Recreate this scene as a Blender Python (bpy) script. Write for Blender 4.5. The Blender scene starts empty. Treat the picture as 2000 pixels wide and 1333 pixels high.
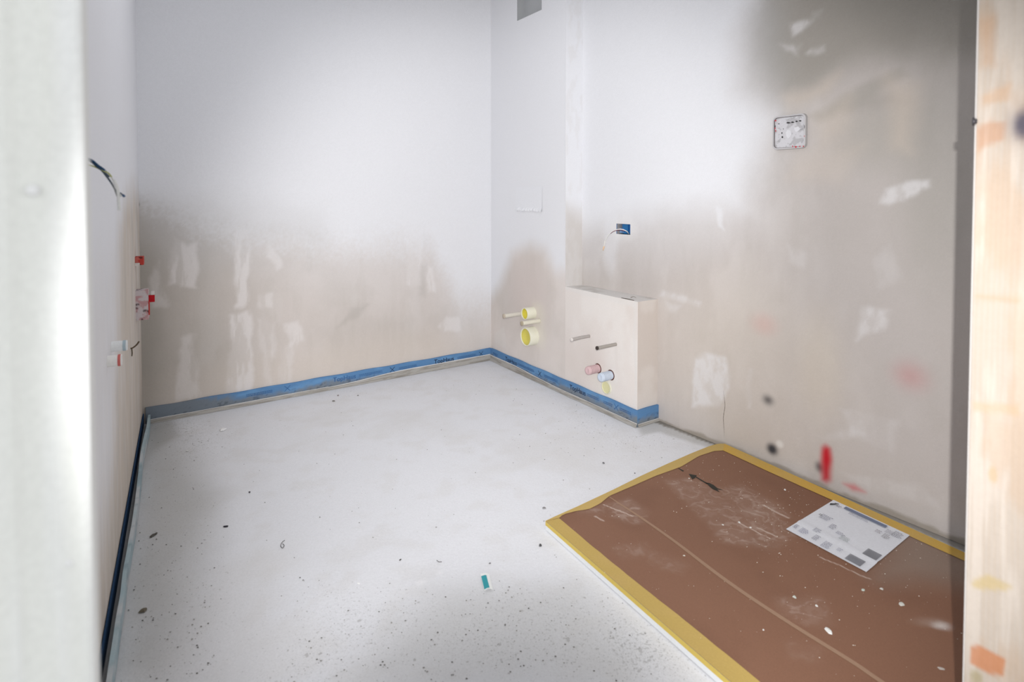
import bpy, math, random
import numpy as np
from mathutils import Vector

# ------------------------------------------------------------------ camera
F = 1107.0; YC = 413.0; PITCH = 0.027; H = 1.1        # focal length and principal row in a 2000 x 1333 frame, eye height
sc = bpy.context.scene
C = sc.collection
cd = bpy.data.cameras.new('view'); cam = bpy.data.objects.new('view', cd); C.objects.link(cam)
cam.location = (0, 0, H); cam.rotation_euler = (math.pi/2 - PITCH, 0, 0)
cd.sensor_width = 36; cd.lens = F/2000*36; cd.shift_y = -(666.5-YC)/2000
cd.clip_start = 0.02; cd.clip_end = 60
cd.dof.use_dof = True; cd.dof.focus_distance = 2.9; cd.dof.aperture_fstop = 3.6
sc.camera = cam
# ------------------------------------------------------------------ light and exposure
w = bpy.data.worlds.new('daylight'); sc.world = w; w.use_nodes = True
bg = w.node_tree.nodes['Background']; bg.inputs[0].default_value = (0.96, 0.98, 1.0, 1); bg.inputs[1].default_value = 1.28
sp = bpy.data.lights.new('flash_light', 'SPOT'); sp.energy = 128; sp.color = (1.0, 0.985, 0.97)
sp.shadow_soft_size = 0.008; sp.spot_size = math.radians(83); sp.spot_blend = 0.6
spo = bpy.data.objects.new('flash_light', sp); C.objects.link(spo)
spo.location = (0, -0.088, H+0.088)
spo.rotation_euler = Vector((0.15, 1, -0.27)).to_track_quat('-Z', 'Y').to_euler()
sp2 = bpy.data.lights.new('flash_core', 'SPOT'); sp2.energy = 105; sp2.color = (1.0, 0.985, 0.97)
sp2.shadow_soft_size = 0.008; sp2.spot_size = math.radians(61.5); sp2.spot_blend = 0.7
sp2o = bpy.data.objects.new('flash_core', sp2); C.objects.link(sp2o); sp2o.location = spo.location
sp2o.rotation_euler = Vector((-0.03, 1, -0.10)).to_track_quat('-Z', 'Y').to_euler()
ar = bpy.data.lights.new('ceiling_fill', 'AREA'); ar.shape = 'DISK'; ar.size = 1.1; ar.energy = 6.5; ar.color = (0.95, 0.97, 1.0)  # unseen soft light added under the ceiling to fill the room
aro = bpy.data.objects.new('ceiling_fill', ar); C.objects.link(aro); aro.location = (-0.55, 2.15, 2.5)
vs = sc.view_settings
vs.view_transform = 'Standard'; vs.look = 'None'; vs.gamma = 1; vs.use_curve_mapping = False
vs.exposure = 0.0

# ------------------------------------------------------------------ measuring helpers
def ray(u, v):
    x = (u-1000)/F; y = -(v-YC)/F
    return np.array([x, math.cos(PITCH)+y*math.sin(PITCH), -math.sin(PITCH)+y*math.cos(PITCH)])
def fl(u, v, z=0.0):
    d = ray(u, v); t = (z-H)/d[2]
    return np.array([t*d[0], t*d[1], z])
def proj(P):
    x, y, z = P[0], P[1], P[2]-H
    fw = y*math.cos(PITCH)-z*math.sin(PITCH); up = y*math.sin(PITCH)+z*math.cos(PITCH)
    return 1000+F*x/fw, YC-F*up/fw
TH = math.radians(33.6)
DW = np.array([math.cos(TH), math.sin(TH), 0]); DR = np.array([math.sin(TH), -math.cos(TH), 0])
class Wall:
    """a vertical plane: s runs along it, z up, o out into the room"""
    def __init__(s, P0, d, n):
        s.P = np.array([P0[0], P0[1], 0.0]); s.d = np.array(d)/np.linalg.norm(d); s.n = np.array(n)/np.linalg.norm(n)
    def at(s, a, z, o=0.0): return s.P + a*s.d + o*s.n + np.array([0, 0, z])
    def px(s, u, v, o=0.0):
        r = ray(u, v); E0 = np.array([0, 0, H]); t = np.dot(s.P+o*s.n-E0, s.n)/np.dot(r, s.n)
        q = E0+t*r; return np.dot(q-s.P, s.d), q[2]
    def reach(s, a, z, ut):             # how far a stub stands out when its tip is seen at column ut
        lo, hi = 0.0, 0.4
        u0 = proj(s.at(a, z, 0))[0]
        for _ in range(40):
            m = (lo+hi)/2
            if abs(proj(s.at(a, z, m))[0]-u0) < abs(ut-u0): lo = m
            else: hi = m
        return lo
B = fl(279, 830); Dp = fl(1283, 822)
back = Wall(fl(600, 769), DW, DR); sB = np.dot(B-back.P, DW)
B = back.at(sB, 0)
Cc = fl(1244, 833)
Cm = (fl(1082, 758)+Cc)/2
shaft = Wall(Cm, DR, -DW); shaft.P = shaft.P - shaft.d*0
Dp = fl(1283, 820.5); rd = fl(1722, 1000)-Dp; rd /= np.linalg.norm(rd); right = Wall(Dp, rd, [rd[1], -rd[0], 0])
# corner of back wall and shaft
A = back.P + DW*np.dot(shaft.P-back.P, DW)
shaft.P = A.copy(); right.P = Dp - rd*1.31
ld = fl(200, 1290)-B; ld /= np.linalg.norm(ld)
left = Wall(B, ld, [-ld[1], ld[0], 0])
if left.n[0] < 0: left.n = -left.n
sC = np.dot(Cc-A, DR)                   # end of the ledge along the shaft plane
s_sh = shaft.px(1105, 300)[0]           # end of the full-height shaft
PR = max(np.dot(right.P+rd*q_-A, DW) for q_ in (.75, 1.33))              # how far shaft and ledge stand proud of the right wall
ZL = shaft.px(1241, 589)[1]             # ledge height
CEIL = 2.56

# ------------------------------------------------------------------ noise and strokes
_rs = np.random.RandomState(5); _tab = _rs.rand(256, 256)
def vn(x, y):
    xi = np.floor(x).astype(int); yi = np.floor(y).astype(int); fx = x-xi; fy = y-yi
    fx = fx*fx*(3-2*fx); fy = fy*fy*(3-2*fy)
    g = lambda a, b: _tab[a & 255, b & 255]
    return (g(xi, yi)*(1-fx)+g(xi+1, yi)*fx)*(1-fy)+(g(xi, yi+1)*(1-fx)+g(xi+1, yi+1)*fx)*fy
def fbm(x, y, f=1.0, o=4, seed=0):
    r = np.zeros_like(x); a = 0.5; t = 0
    for k in range(o):
        r += a*vn(x*f+seed*17.3+k*31.7, y*f+seed*9.1+k*11.9); t += a; a *= .55; f *= 2.03
    return r/t
def sst(a, b, x):
    t = np.clip((x-a)/(b-a), 0, 1); return t*t*(3-2*t)
def srgb(r, g, b):
    f = lambda c: ((c/255+0.055)/1.055)**2.4 if c > 10 else c/255/12.92
    return np.array([f(r), f(g), f(b)])
class Paint:
    """colours a patch of surface; strokes are laid out in the surface's own metres"""
    def __init__(s, S, Z, base, conv, wob=0.012, wf=9):
        s.S = S + (fbm(S, Z, wf, 4, 1)-.5)*wob*2; s.Z = Z + (fbm(S, Z, wf, 4, 2)-.5)*wob*2
        s.S0, s.Z0 = S, Z; s.c = np.tile(np.array(base, float), (len(S), 1)); s.conv = conv
    def mix(s, col, m):
        m = np.clip(m, 0, 1)[:, None]; s.c = s.c*(1-m)+np.array(col)*m
    def mul(s, k, m):
        m = np.clip(m, 0, 1)[:, None]; s.c = s.c*(1-m+m*np.array(k))
    def ell(s, u, v, ru, rv, soft=.3, rot=0):
        a, z = s.conv(u, v); a1, _ = s.conv(u+ru, v); _, z1 = s.conv(u, v+rv)
        ra = abs(a1-a); rz = abs(z1-z); c_, s_ = math.cos(rot), math.sin(rot)
        dx = s.S-a; dz = s.Z-z; x = (dx*c_+dz*s_)/ra; y = (-dx*s_+dz*c_)/rz
        d = np.sqrt(x*x+y*y); return 1-sst(1-soft, 1+soft, d)
    def poly(s, pts, soft=.01, raw=False):
        P = np.array([(q if raw else s.conv(*q)) for q in pts]); n = len(P)
        d = np.full(len(s.S), 1e9); ins = np.zeros(len(s.S), bool)
        for i in range(n):
            a = P[i]; b = P[(i+1) % n]; e = b-a
            t = np.clip(((s.S-a[0])*e[0]+(s.Z-a[1])*e[1])/(e@e+1e-12), 0, 1)
            d = np.minimum(d, np.hypot(s.S-a[0]-t*e[0], s.Z-a[1]-t*e[1]))
            if abs(e[1]) > 1e-9:
                c = ((a[1] > s.Z) != (b[1] > s.Z)) & (s.S < (s.Z-a[1])*e[0]/e[1]+a[0]); ins ^= c
        return sst(-soft, soft, np.where(ins, d, -d))
    def streak(s, f1, f2, lo, hi, seed=3): return sst(lo, hi, fbm(s.S0*f1, s.Z0*f2, 1, 4, seed))

# ------------------------------------------------------------------ materials
def mat(name, col=(.8, .8, .8), rough=.6, attr=False, bump=0.0, bscale=120, var=0.06, vscale=40, spec=.3, metal=0, emit=None):
    m = bpy.data.materials.new(name); m.use_nodes = True; nt = m.node_tree; N = nt.nodes; L = nt.links
    b = N['Principled BSDF']; b.inputs['Roughness'].default_value = rough; b.inputs['Metallic'].default_value = metal
    b.inputs['Specular IOR Level'].default_value = spec
    tc = N.new('ShaderNodeTexCoord')
    nz = N.new('ShaderNodeTexNoise'); nz.inputs['Scale'].default_value = vscale; nz.inputs['Detail'].default_value = 6; nz.inputs['Roughness'].default_value = .7
    L.new(tc.outputs['Object'], nz.inputs['Vector'])
    mr = N.new('ShaderNodeMapRange'); mr.inputs[1].default_value = .3; mr.inputs[2].default_value = .7
    mr.inputs[3].default_value = 1-var; mr.inputs[4].default_value = 1+var
    L.new(nz.outputs['Fac'], mr.inputs[0])
    vm = N.new('ShaderNodeVectorMath'); vm.operation = 'SCALE'
    if attr:
        at = N.new('ShaderNodeAttribute'); at.attribute_name = 'Col'; L.new(at.outputs['Color'], vm.inputs[0])
    else:
        rg = N.new('ShaderNodeRGB'); rg.outputs[0].default_value = (*col, 1); L.new(rg.outputs[0], vm.inputs[0])
    L.new(mr.outputs[0], vm.inputs['Scale']); L.new(vm.outputs[0], b.inputs['Base Color'])
    if bump:
        n2 = N.new('ShaderNodeTexNoise'); n2.inputs['Scale'].default_value = bscale; n2.inputs['Detail'].default_value = 5
        L.new(tc.outputs['Object'], n2.inputs['Vector'])
        bp = N.new('ShaderNodeBump'); bp.inputs['Strength'].default_value = bump; bp.inputs['Distance'].default_value = .003
        L.new(n2.outputs['Fac'], bp.inputs['Height']); L.new(bp.outputs[0], b.inputs['Normal'])
    m['v'] = 1
    return m
M_wall = mat('plaster', attr=True, rough=.85, bump=.25, bscale=60, var=.035, vscale=260, spec=.15)
M_paint = mat('surface_colours', attr=True, rough=.75, bump=.1, var=.05, vscale=200, spec=.2)
M_card = mat('kraft_cardboard', attr=True, rough=.6, bump=.12, bscale=300, var=.10, vscale=420, spec=.25)
M_wood = mat('pine', attr=True, rough=.7, bump=.15, var=.03, vscale=90, spec=.2)

def floor_mat():
    m = mat('dusty_screed', attr=True, rough=.9, bump=.35, bscale=90, var=.05, vscale=180, spec=.1)
    nt = m.node_tree; N = nt.nodes; L = nt.links; b = N['Principled BSDF']
    src = b.inputs['Base Color'].links[0].from_socket
    tc = [n for n in N if n.type == 'TEX_COORD'][0]
    at = N.new('ShaderNodeAttribute'); at.attribute_name = 'grime_shade'
    last = src
    for sc_, thr, wd, gain, amp, colr in ((62, .80, .05, .20, .5, (.34, .33, .32)), (150, .76, .07, .20, .45, (.34, .34, .33)), (330, .72, .10, .20, .30, (.40, .40, .39))):
        nz = N.new('ShaderNodeTexNoise'); nz.inputs['Scale'].default_value = sc_; nz.inputs['Detail'].default_value = 2.5
        L.new(tc.outputs['Object'], nz.inputs['Vector'])
        ad = N.new('ShaderNodeMath'); ad.operation = 'MULTIPLY_ADD'; ad.inputs[1].default_value = gain
        L.new(at.outputs['Fac'], ad.inputs[0]); L.new(nz.outputs['Fac'], ad.inputs[2])
        mr = N.new('ShaderNodeMapRange'); mr.inputs[1].default_value = thr; mr.inputs[2].default_value = thr+wd; mr.inputs[3].default_value = 0; mr.inputs[4].default_value = amp
        L.new(ad.outputs[0], mr.inputs[0])
        mx = N.new('ShaderNodeMix'); mx.data_type = 'RGBA'; mx.inputs['B'].default_value = (*colr, 1)
        L.new(mr.outputs[0], mx.inputs['Factor']); L.new(last, mx.inputs['A']); last = mx.outputs['Result']
    L.new(last, b.inputs['Base Color'])
    return m
M_floor = floor_mat()
def mc(name, rgb, **k): return mat(name, tuple(srgb(*rgb)), **k)

# ------------------------------------------------------------------ mesh helpers
class MB:
    def __init__(s): s.v = []; s.f = []; s.c = []; s.g = []
    def add(s, vs, fs, col=(.6, .6, .6), g=None):
        o = len(s.v); s.v += [tuple(p) for p in vs]; s.f += [tuple(i+o for i in f) for f in fs]
        col = np.array(col, float)
        if col.ndim == 1: col = np.tile(col, (len(vs), 1))
        s.c += [tuple(q) for q in col]; s.g += list(g) if g is not None else [0.0]*len(vs)
        return s
    def box(s, o, ax, ay, az, col=(.6, .6, .6)):
        o, ax, ay, az = map(np.array, (o, ax, ay, az))
        P = [o+i*ax+j*ay+k*az for k in (0, 1) for j in (0, 1) for i in (0, 1)]
        return s.add(P, [(0, 2, 3, 1), (4, 5, 7, 6), (0, 1, 5, 4), (2, 6, 7, 3), (0, 4, 6, 2), (1, 3, 7, 5)], col)
    def grid(s, fn, us, vs_, painter=None, hole=None, flip=False, gfn=None):
        U, V = np.meshgrid(us, vs_, indexing='ij'); S = U.ravel(); Z = V.ravel(); n = len(vs_)
        P = fn(S, Z)
        col = painter(S, Z) if painter else np.tile([.6, .6, .6], (len(S), 1))
        g = gfn(S, Z) if gfn else None
        fs = []
        for i in range(len(us)-1):
            um = (us[i]+us[i+1])/2
            for j in range(n-1):
                if hole:
                    vm = (vs_[j]+vs_[j+1])/2
                    if any(h[0] < um < h[1] and h[2] < vm < h[3] for h in hole): continue
                a = i*n+j; q = (a, a+n, a+n+1, a+1); fs.append(q[::-1] if flip else q)
        return s.add(P, fs, col, g)
    def build(s, name, m, parent=None, smooth=False, bevel=0, solid=0):
        me = bpy.data.meshes.new(name); me.from_pydata(s.v, [], s.f); me.update()
        a = me.color_attributes.new('Col', 'FLOAT_COLOR', 'POINT')
        a.data.foreach_set('color', np.hstack([np.array(s.c), np.ones((len(s.c), 1))]).astype(np.float32).ravel())
        if any(s.g):
            ga = me.attributes.new('grime_shade', 'FLOAT', 'POINT'); ga.data.foreach_set('value', np.array(s.g, np.float32))
        if smooth:
            me.polygons.foreach_set('use_smooth', [True]*len(me.polygons))
        me.materials.append(m)
        o = bpy.data.objects.new(name, me); C.objects.link(o)
        if parent: o.parent = parent
        if solid:
            md = o.modifiers.new('s', 'SOLIDIFY'); md.thickness = solid; md.offset = 0
        if bevel:
            md = o.modifiers.new('b', 'BEVEL'); md.width = bevel; md.segments = 2; md.limit_method = 'ANGLE'
        return o
def wgrid(wl, off=0.0):
    return lambda S, Z: wl.P + S[:, None]*wl.d + off*wl.n + Z[:, None]*np.array([0, 0, 1.0])
def lin(a, b, st, extra=()):
    return np.unique(np.concatenate([np.linspace(a, b, max(2, int(abs(b-a)/st)+1)), [e for e in extra if a < e < b]]))
def empty(name, label, cat, loc=(0, 0, 0), group=None):
    o = bpy.data.objects.new(name, None); C.objects.link(o); o.location = (0, 0, 0); o.empty_display_size = .05
    o['label'] = label; o['category'] = cat
    if group: o['group'] = group
    return o
def tag(o, label=None, cat=None, group=None, kind=None):
    for k, v in (('label', label), ('category', cat), ('group', group), ('kind', kind)):
        if v: o[k] = v
    return o
def smooth_path(P, n=6):
    P = [np.array(p, float) for p in P]; P = [2*P[0]-P[1]]+P+[2*P[-1]-P[-2]]; out = []
    for i in range(1, len(P)-2):
        for k in range(n):
            t = k/n; a, b, c, d = P[i-1:i+3]
            out.append(.5*((2*b)+(-a+c)*t+(2*a-5*b+4*c-d)*t*t+(-a+3*b-3*c+d)*t**3))
    out.append(P[-2]); return out
def tube(mb, path, r, seg=10, col=(.6, .6, .6), cap=True):
    path = [np.array(p, float) for p in path]; n = len(path); r = r if hasattr(r, '__len__') else [r]*n
    t0 = path[1]-path[0]; t0 /= np.linalg.norm(t0); a = np.cross(t0, [0, 0, 1.0])
    if np.linalg.norm(a) < .1: a = np.cross(t0, [1.0, 0, 0])
    a /= np.linalg.norm(a); V = []; Fc = []
    for i in range(n):
        t = path[min(i+1, n-1)]-path[max(i-1, 0)]; t /= np.linalg.norm(t)+1e-12
        a = a-t*np.dot(a, t); a /= np.linalg.norm(a); b = np.cross(t, a)
        for k in range(seg):
            q = 2*math.pi*k/seg; V.append(path[i]+r[i]*(a*math.cos(q)+b*math.sin(q)))
    for i in range(n-1):
        for k in range(seg):
            k2 = (k+1) % seg; Fc.append((i*seg+k, i*seg+k2, (i+1)*seg+k2, (i+1)*seg+k))
    if cap: Fc += [tuple(range(seg))[::-1], tuple(range((n-1)*seg, n*seg))]
    mb.add(V, Fc, col); return mb
def lathe(mb, o, ax, prof, seg=28, col=(.6, .6, .6)):
    """prof: list of (distance along axis, radius)"""
    o = np.array(o, float); ax = np.array(ax, float)/np.linalg.norm(ax)
    e1 = np.cross(ax, [0, 0, 1.0]); e1 /= np.linalg.norm(e1); e2 = np.cross(ax, e1); V = []; Fc = []
    for (t, r) in prof:
        for k in range(seg):
            q = 2*math.pi*k/seg; V.append(o+ax*t+r*(e1*math.cos(q)+e2*math.sin(q)))
    for i in range(len(prof)-1):
        for k in range(seg):
            k2 = (k+1) % seg; Fc.append((i*seg+k, i*seg+k2, (i+1)*seg+k2, (i+1)*seg+k))
    mb.add(V, Fc, col); return mb

WHITE = srgb(236, 237, 241)*.97; RAW = srgb(211, 203, 198); DRAW = srgb(172, 165, 155); LITE = srgb(221, 216, 213)

# ------------------------------------------------------------------ the setting
def plaster_base(p, warm=RAW, dark=DRAW, seed=0):
    n = fbm(p.S0, p.Z0, 2.2, 5, seed+4); p.mix(dark, sst(.46, .72, n)*.22)
    n = fbm(p.S0, p.Z0*.5, 6, 4, seed+7); p.mix(LITE, sst(.52, .75, n)*.30)
    n = fbm(p.S0*2.2, p.Z0*.45, 9, 4, seed+9); p.mul([.95, .95, .94], sst(.5, .7, n)*.6)
# back wall
def paint_back(S, Z):
    p = Paint(S, Z, RAW, back.px, .022, 12)
    plaster_base(p)
    # unpainted, darker grey plaster towards the left corner
    p.mix(srgb(172, 166, 157), p.ell(300, 600, 190, 300, .7)*.42)
    p.mix(srgb(150, 146, 136), p.ell(262, 640, 60, 260, .7)*.5)
    p.mix(srgb(165, 162, 157), p.ell(385, 450, 100, 75, .7)*.3)
    p.mix(srgb(214, 203, 192), p.ell(700, 730, 320, 60, .6)*.5)
    # filler strokes
    L2 = srgb(229, 224, 222)
    for q, a in ((([(452, 455), (470, 445), (490, 455), (491, 500), (484, 560), (480, 600), (462, 600), (456, 540), (450, 500)]), .8),
              (([(455, 612), (492, 606), (494, 700), (490, 775), (440, 790), (448, 700)]), .75),
              (([(330, 505), (345, 465), (362, 480), (384, 470), (386, 558), (335, 558)]), .7),
              (([(352, 660), (380, 655), (392, 780), (345, 785)]), .45),
              (([(305, 510), (330, 600), (300, 600), (292, 540)]), .4),
              (([(525, 470), (545, 500), (553, 522), (540, 528), (520, 500)]), .6),
              (([(503, 580), (532, 575), (530, 605), (508, 600)]), .55),
              (([(505, 625), (540, 630), (535, 700), (512, 705)]), .35),
              (([(557, 635), (580, 628), (590, 665), (563, 680)]), .6),
              (([(560, 430), (572, 450), (585, 470), (575, 475)]), .45),
              (([(548, 680), (575, 665), (570, 760), (545, 760)]), .4),
              (([(860, 630), (875, 618), (900, 620), (900, 645), (870, 650), (856, 640)]), .65),
              (([(795, 470), (822, 465), (820, 560), (796, 555)]), .6),
              (([(833, 520), (845, 520), (848, 575), (834, 572)]), .7),
              (([(836, 405), (843, 405), (843, 460), (836, 460)]), .5),
              (([(515, 688), (530, 686), (530, 770), (515, 770)]), .3)):
        gap = .35+.65*p.streak(34, 7, .36, .56, 12)
        p.mix(L2, p.poly(q, .014)*a*gap)
    for q in ([(452, 450), (460, 442), (456, 470), (450, 520)], [(823, 520), (831, 518), (829, 580), (820, 575)], [(822, 455), (834, 455), (836, 480), (824, 480)], [(690, 600), (720, 592), (700, 620), (660, 640)]):
        p.mix(srgb(176, 170, 163), p.poly(q, .02)*.4)
    # sprayed white paint fading out downwards
    s0, z0 = p.conv(300, 412); s1, z1 = p.conv(620, 478); s2, z2 = p.conv(840, 470); s3, z3 = p.conv(900, 585); s4, z4 = p.conv(960, 600)
    zb = np.interp(S, [sB, s0, s1, s2, s3, s4], [z0+.04, z0, z1, z2, z3, z4]) + (fbm(S, Z, 2.5, 3, 20)-.5)*.10
    wid = np.interp(S, [s0, s1, s2], [.10, .15, .2])
    gr = (vn(S*140, Z*140)+vn(S*70+9, Z*70)-1)*.05
    p.mix(WHITE, sst(-wid, wid*.8, p.Z-zb+gr)*(.95))
    p.mix(WHITE, sst(-wid*3.2, wid, p.Z-zb)*.45)
    m = p.poly([(268, 392), (480, 372), (640, 390), (640, 480), (470, 470), (268, 470)], .10); p.mix(srgb(190, 187, 184), m*.30*sst(-.2, .1, zb+.1-p.Z))
    # thin vertical dark crack close to the left corner
    p.mix(srgb(95, 88, 78), p.poly([(262, 400), (266, 395), (266, 480), (263, 500)], .003)*.6)
    # overspray of dust above the strip
    p.mul([.97,.97,.97], vn(S*160, Z*160)*.8)
    return p.c
mb = MB()
vh = [shaft.px(1010, 40), shaft.px(1058, 20)]
mb.grid(wgrid(back), lin(sB-.02, np.dot(A-back.P, DW)+.02, .0065), lin(0, CEIL, .0065), paint_back)
mb.box(back.at(sB-.3, -.1, -.16), back.d*2.7, back.n*.15, (0, 0, CEIL+.2), RAW)
tag(mb.build('wall_back', M_wall), kind='structure')

# right wall with the hole of the recessed box
hx = [right.px(1204, 437), right.px(1231, 459)]
HOLE = (hx[0][0], hx[1][0], hx[1][1], hx[0][1])
sE = np.dot(np.array([.785, .967, 0])-right.P, right.d)
def paint_right(S, Z):
    p = Paint(S, Z, srgb(197, 190, 186), right.px, .020, 10)
    plaster_base(p, seed=3)
    p.mix(srgb(192, 186, 182), p.ell(1700, 560, 260, 300, .6)*.55)
    p.mix(srgb(212, 202, 191), p.ell(1440, 720, 200, 160, .6)*.5)
    p.mix(srgb(214, 203, 186), p.ell(1600, 720, 40, 90, .7)*.35)
    # dark bare plaster high on the right
    p.mix(srgb(160, 155, 147), p.poly([(1490, -80), (1480, 60), (1490, 150), (1530, 205), (1640, 150), (1700, 115), (1870, 110), (1960, 110), (2000, -80)], .09)*.85)
    p.mix(srgb(141, 138, 131), p.poly([(1640, -100), (1600, -10), (1750, 60), (2000, 90), (2000, -100)], .15)*.7)
    p.mix(srgb(150, 147, 141), p.ell(1490, 70, 45, 120, .8)*.45)
    p.mix(srgb(176, 171, 163), p.ell(1710, 260, 90, 70, .7)*.6)
    p.mix(srgb(172, 168, 161), p.ell(1840, 330, 80, 230, .7)*.6)
    p.mix(srgb(168, 163, 155), p.poly([(1585, 225), (1680, 170), (1760, 130), (1770, 150), (1690, 200), (1600, 235)], .02)*.6)
    p.mix(srgb(170, 164, 157), p.poly([(1625, 215), (1740, 180), (1770, 200), (1640, 222)], .03)*.55)
    for q, a in (([(1530, 192), (1640, 150), (1620, 178), (1540, 215)], .55), ([(1590, 225), (1660, 190), (1650, 260), (1600, 290)], .4), ([(1730, 150), (1790, 170), (1780, 290), (1745, 285)], .5),
                 ([(1560, 300), (1680, 280), (1640, 360), (1540, 350)], .3)):
        p.mix(srgb(212, 199, 185), p.poly(q, .045)*a)
    Wt = srgb(224, 222, 222)
    for q, a in (([(1545, 42), (1575, 36), (1587, 38), (1565, 60), (1550, 68)], .65), ([(1586, 20), (1605, 18), (1600, 32), (1585, 34)], .35), ([(1578, 100), (1590, 93), (1608, 90), (1607, 99), (1590, 104)], .6),
                 ([(1525, 82), (1555, 92), (1570, 84), (1560, 100), (1535, 96)], .45), ([(1548, 90), (1560, 108), (1552, 104)], .5),
                 ([(1722, 400), (1735, 372), (1770, 352), (1812, 350), (1815, 366), (1790, 388), (1740, 402)], .8),
                 ([(1355, 700), (1375, 690), (1418, 700), (1426, 735), (1425, 760), (1398, 790), (1352, 794), (1352, 740)], .75),
                 ([(1683, 600), (1735, 600), (1728, 640), (1690, 650), (1672, 664)], .6), ([(1710, 510), (1740, 480), (1760, 540), (1720, 560)], .22),
                 ([(1640, 800), (1760, 820), (1740, 880), (1660, 850)], .25), ([(1600, 855), (1660, 838), (1690, 850), (1640, 862)], .4),
                 ([(1295, 570), (1372, 588), (1368, 596), (1290, 580)], .55), ([(1300, 592), (1330, 596), (1320, 610), (1302, 605)], .35), ([(1460, 720), (1466, 720), (1466, 800), (1460, 800)], .35),
                 ([(1640, 925), (1800, 950), (1830, 990), (1700, 960)], .25), ([(1540, 480), (1575, 490), (1570, 525), (1545, 510)], .25)):
        p.mix(Wt, p.poly(q, .014)*a*(.45+.55*p.streak(26, 14, .35, .58, 14)))
    # sprayed white paint
    pts = [(1000, -300), (1395, -300), (1470, 0), (1440, 60), (1440, 180), (1500, 230), (1468, 330), (1445, 395), (1300, 412), (1200, 435), (1130, 452), (1000, 480)]
    p.mix(WHITE, p.poly(pts, .11)*.97)
    p.mix(WHITE, p.poly([(1000, -300), (1500, -300), (1500, 100), (1515, 230), (1490, 430), (1380, 480), (1180, 500), (1000, 560)], .17)*.42)
    p.mix(WHITE, p.ell(1192, 470, 14, 60, .5)*.4)
    p.mix(WHITE, p.poly([(1400, 400), (1412, 405), (1412, 450), (1402, 440)], .008)*.5)
    p.mix(srgb(240, 240, 240), p.ell(1217, 448, 24, 24, .4)*.25)
    # spray marks
    p.mix(srgb(150, 141, 128), sst(.022, .010, p.Z)*.7); p.S = S+.003*(fbm(S, Z, 30, 2, 1)-.5); p.Z = Z+.003*(fbm(S, Z, 30, 2, 2)-.5)
    K = srgb(52, 52, 58)
    p.mix(K, p.ell(1500, 782, 11, 10, 1)**1.5*.75); p.mix(K, p.ell(1508, 878, 11, 11, .7)**1.3*.95); p.mix(K, p.ell(1601, 913, 9, 10, .9)**1.3*.75)
    p.mix(srgb(235, 232, 228), p.ell(1523, 868, 7, 7, .5)*.7)
    R = srgb(190, 28, 45)
    p.mix(R, p.poly([(1606, 876), (1613, 872), (1621, 877), (1624, 900), (1622, 938), (1614, 943), (1605, 938), (1604, 900)], .018)*.95); p.mix(srgb(200, 22, 40), p.ell(1614, 892, 9, 18, .8)*.7)
    p.mix(srgb(205, 110, 112), p.poly([(1648, 945), (1670, 948), (1690, 962), (1665, 958)], .014)*.8)
    p.mix(srgb(200, 130, 130), p.ell(1778, 735, 36, 28, 1)**1.6*.42)
    p.mix(srgb(215, 150, 140), p.ell(1492, 634, 22, 18, .9)*.25)
    p.mul([.97,.97,.97], vn(S*160, Z*160)*.8)
    return p.c
mb = MB()
s_near = sE + .10
mb.grid(wgrid(right), lin(-.25, s_near, .0065, (HOLE[0], HOLE[1])), lin(-.0, CEIL, .0065, (HOLE[2], HOLE[3])), paint_right, hole=[HOLE], flip=False)
hs = []
for (a0, a1, z0, z1) in ((-.4, HOLE[0], -.1, CEIL+.1), (HOLE[1], s_near+.02, -.1, CEIL+.1), (HOLE[0], HOLE[1], -.1, HOLE[2]), (HOLE[0], HOLE[1], HOLE[3], CEIL+.1)):
    mb.box(right.at(a0, z0, -.16), right.d*(a1-a0), right.n*.155, (0, 0, z1-z0), RAW)
tag(mb.build('wall_right', M_wall), kind='structure')

WR = bpy.data.objects['wall_right']
def crack(pts, w0, name='crack', wl=right, par=WR, col=(104, 92, 84)):
    mb = MB(); q = smooth_path([np.array([*wl.px(u, v), 0]) for u, v in pts], 8); n = len(q); V = []
    for i, p_ in enumerate(q):
        ww = w0*math.sin(math.pi*(i+.5)/n)*(.7+.5*((i*7) % 5)/5); V += [wl.at(p_[0]-ww, p_[1], .0006), wl.at(p_[0]+ww, p_[1], .0006)]
    mb.add(V, [(2*i, 2*i+1, 2*i+3, 2*i+2) for i in range(n-1)], tuple(srgb(*col))); return mb.build(name, M_paint, par)
crack([(1413, 762), (1415, 780), (1416, 795), (1413, 815), (1414, 835), (1415, 853)], .0011)
# shaft (full height box-out), with the open duct near the top
dz = shaft.px(1034, 30)[1]
d0 = shaft.px(1010, 41); d1 = shaft.px(1058, 18)
DUCT = (d0[0], d1[0], d0[1], d0[1]+.26)
def paint_shaft(S, Z):
    p = Paint(S, Z, srgb(224, 216, 211), shaft.px)
    plaster_base(p, seed=6)
    p.mix(srgb(196, 190, 184), p.ell(985, 560, 30, 60, .7)*.4)
    p.mix(srgb(214, 200, 196), p.ell(1030, 570, 40, 60, .7)*.4)
    p.mix(WHITE, p.poly([(940, -300), (1130, -300), (1112, 530), (1085, 530), (1065, 488), (1035, 478), (1000, 495), (975, 560), (940, 600)], .07)*.95)
    p.mix(srgb(228, 224, 206), p.ell(1052, 612, 12, 18, .8)*.35); p.mix(srgb(228, 224, 206), p.ell(1055, 655, 10, 22, .8)*.35)
    p.mix(srgb(226, 222, 218), p.poly([(966, 650), (985, 640), (990, 680), (966, 670)], .01)*.4)
    return p.c
mb = MB()
mb.grid(wgrid(shaft), lin(-.0, s_sh, .008, (DUCT[0], DUCT[1])), lin(0, CEIL, .008, (DUCT[2], DUCT[3])), paint_shaft, hole=[DUCT])
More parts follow.
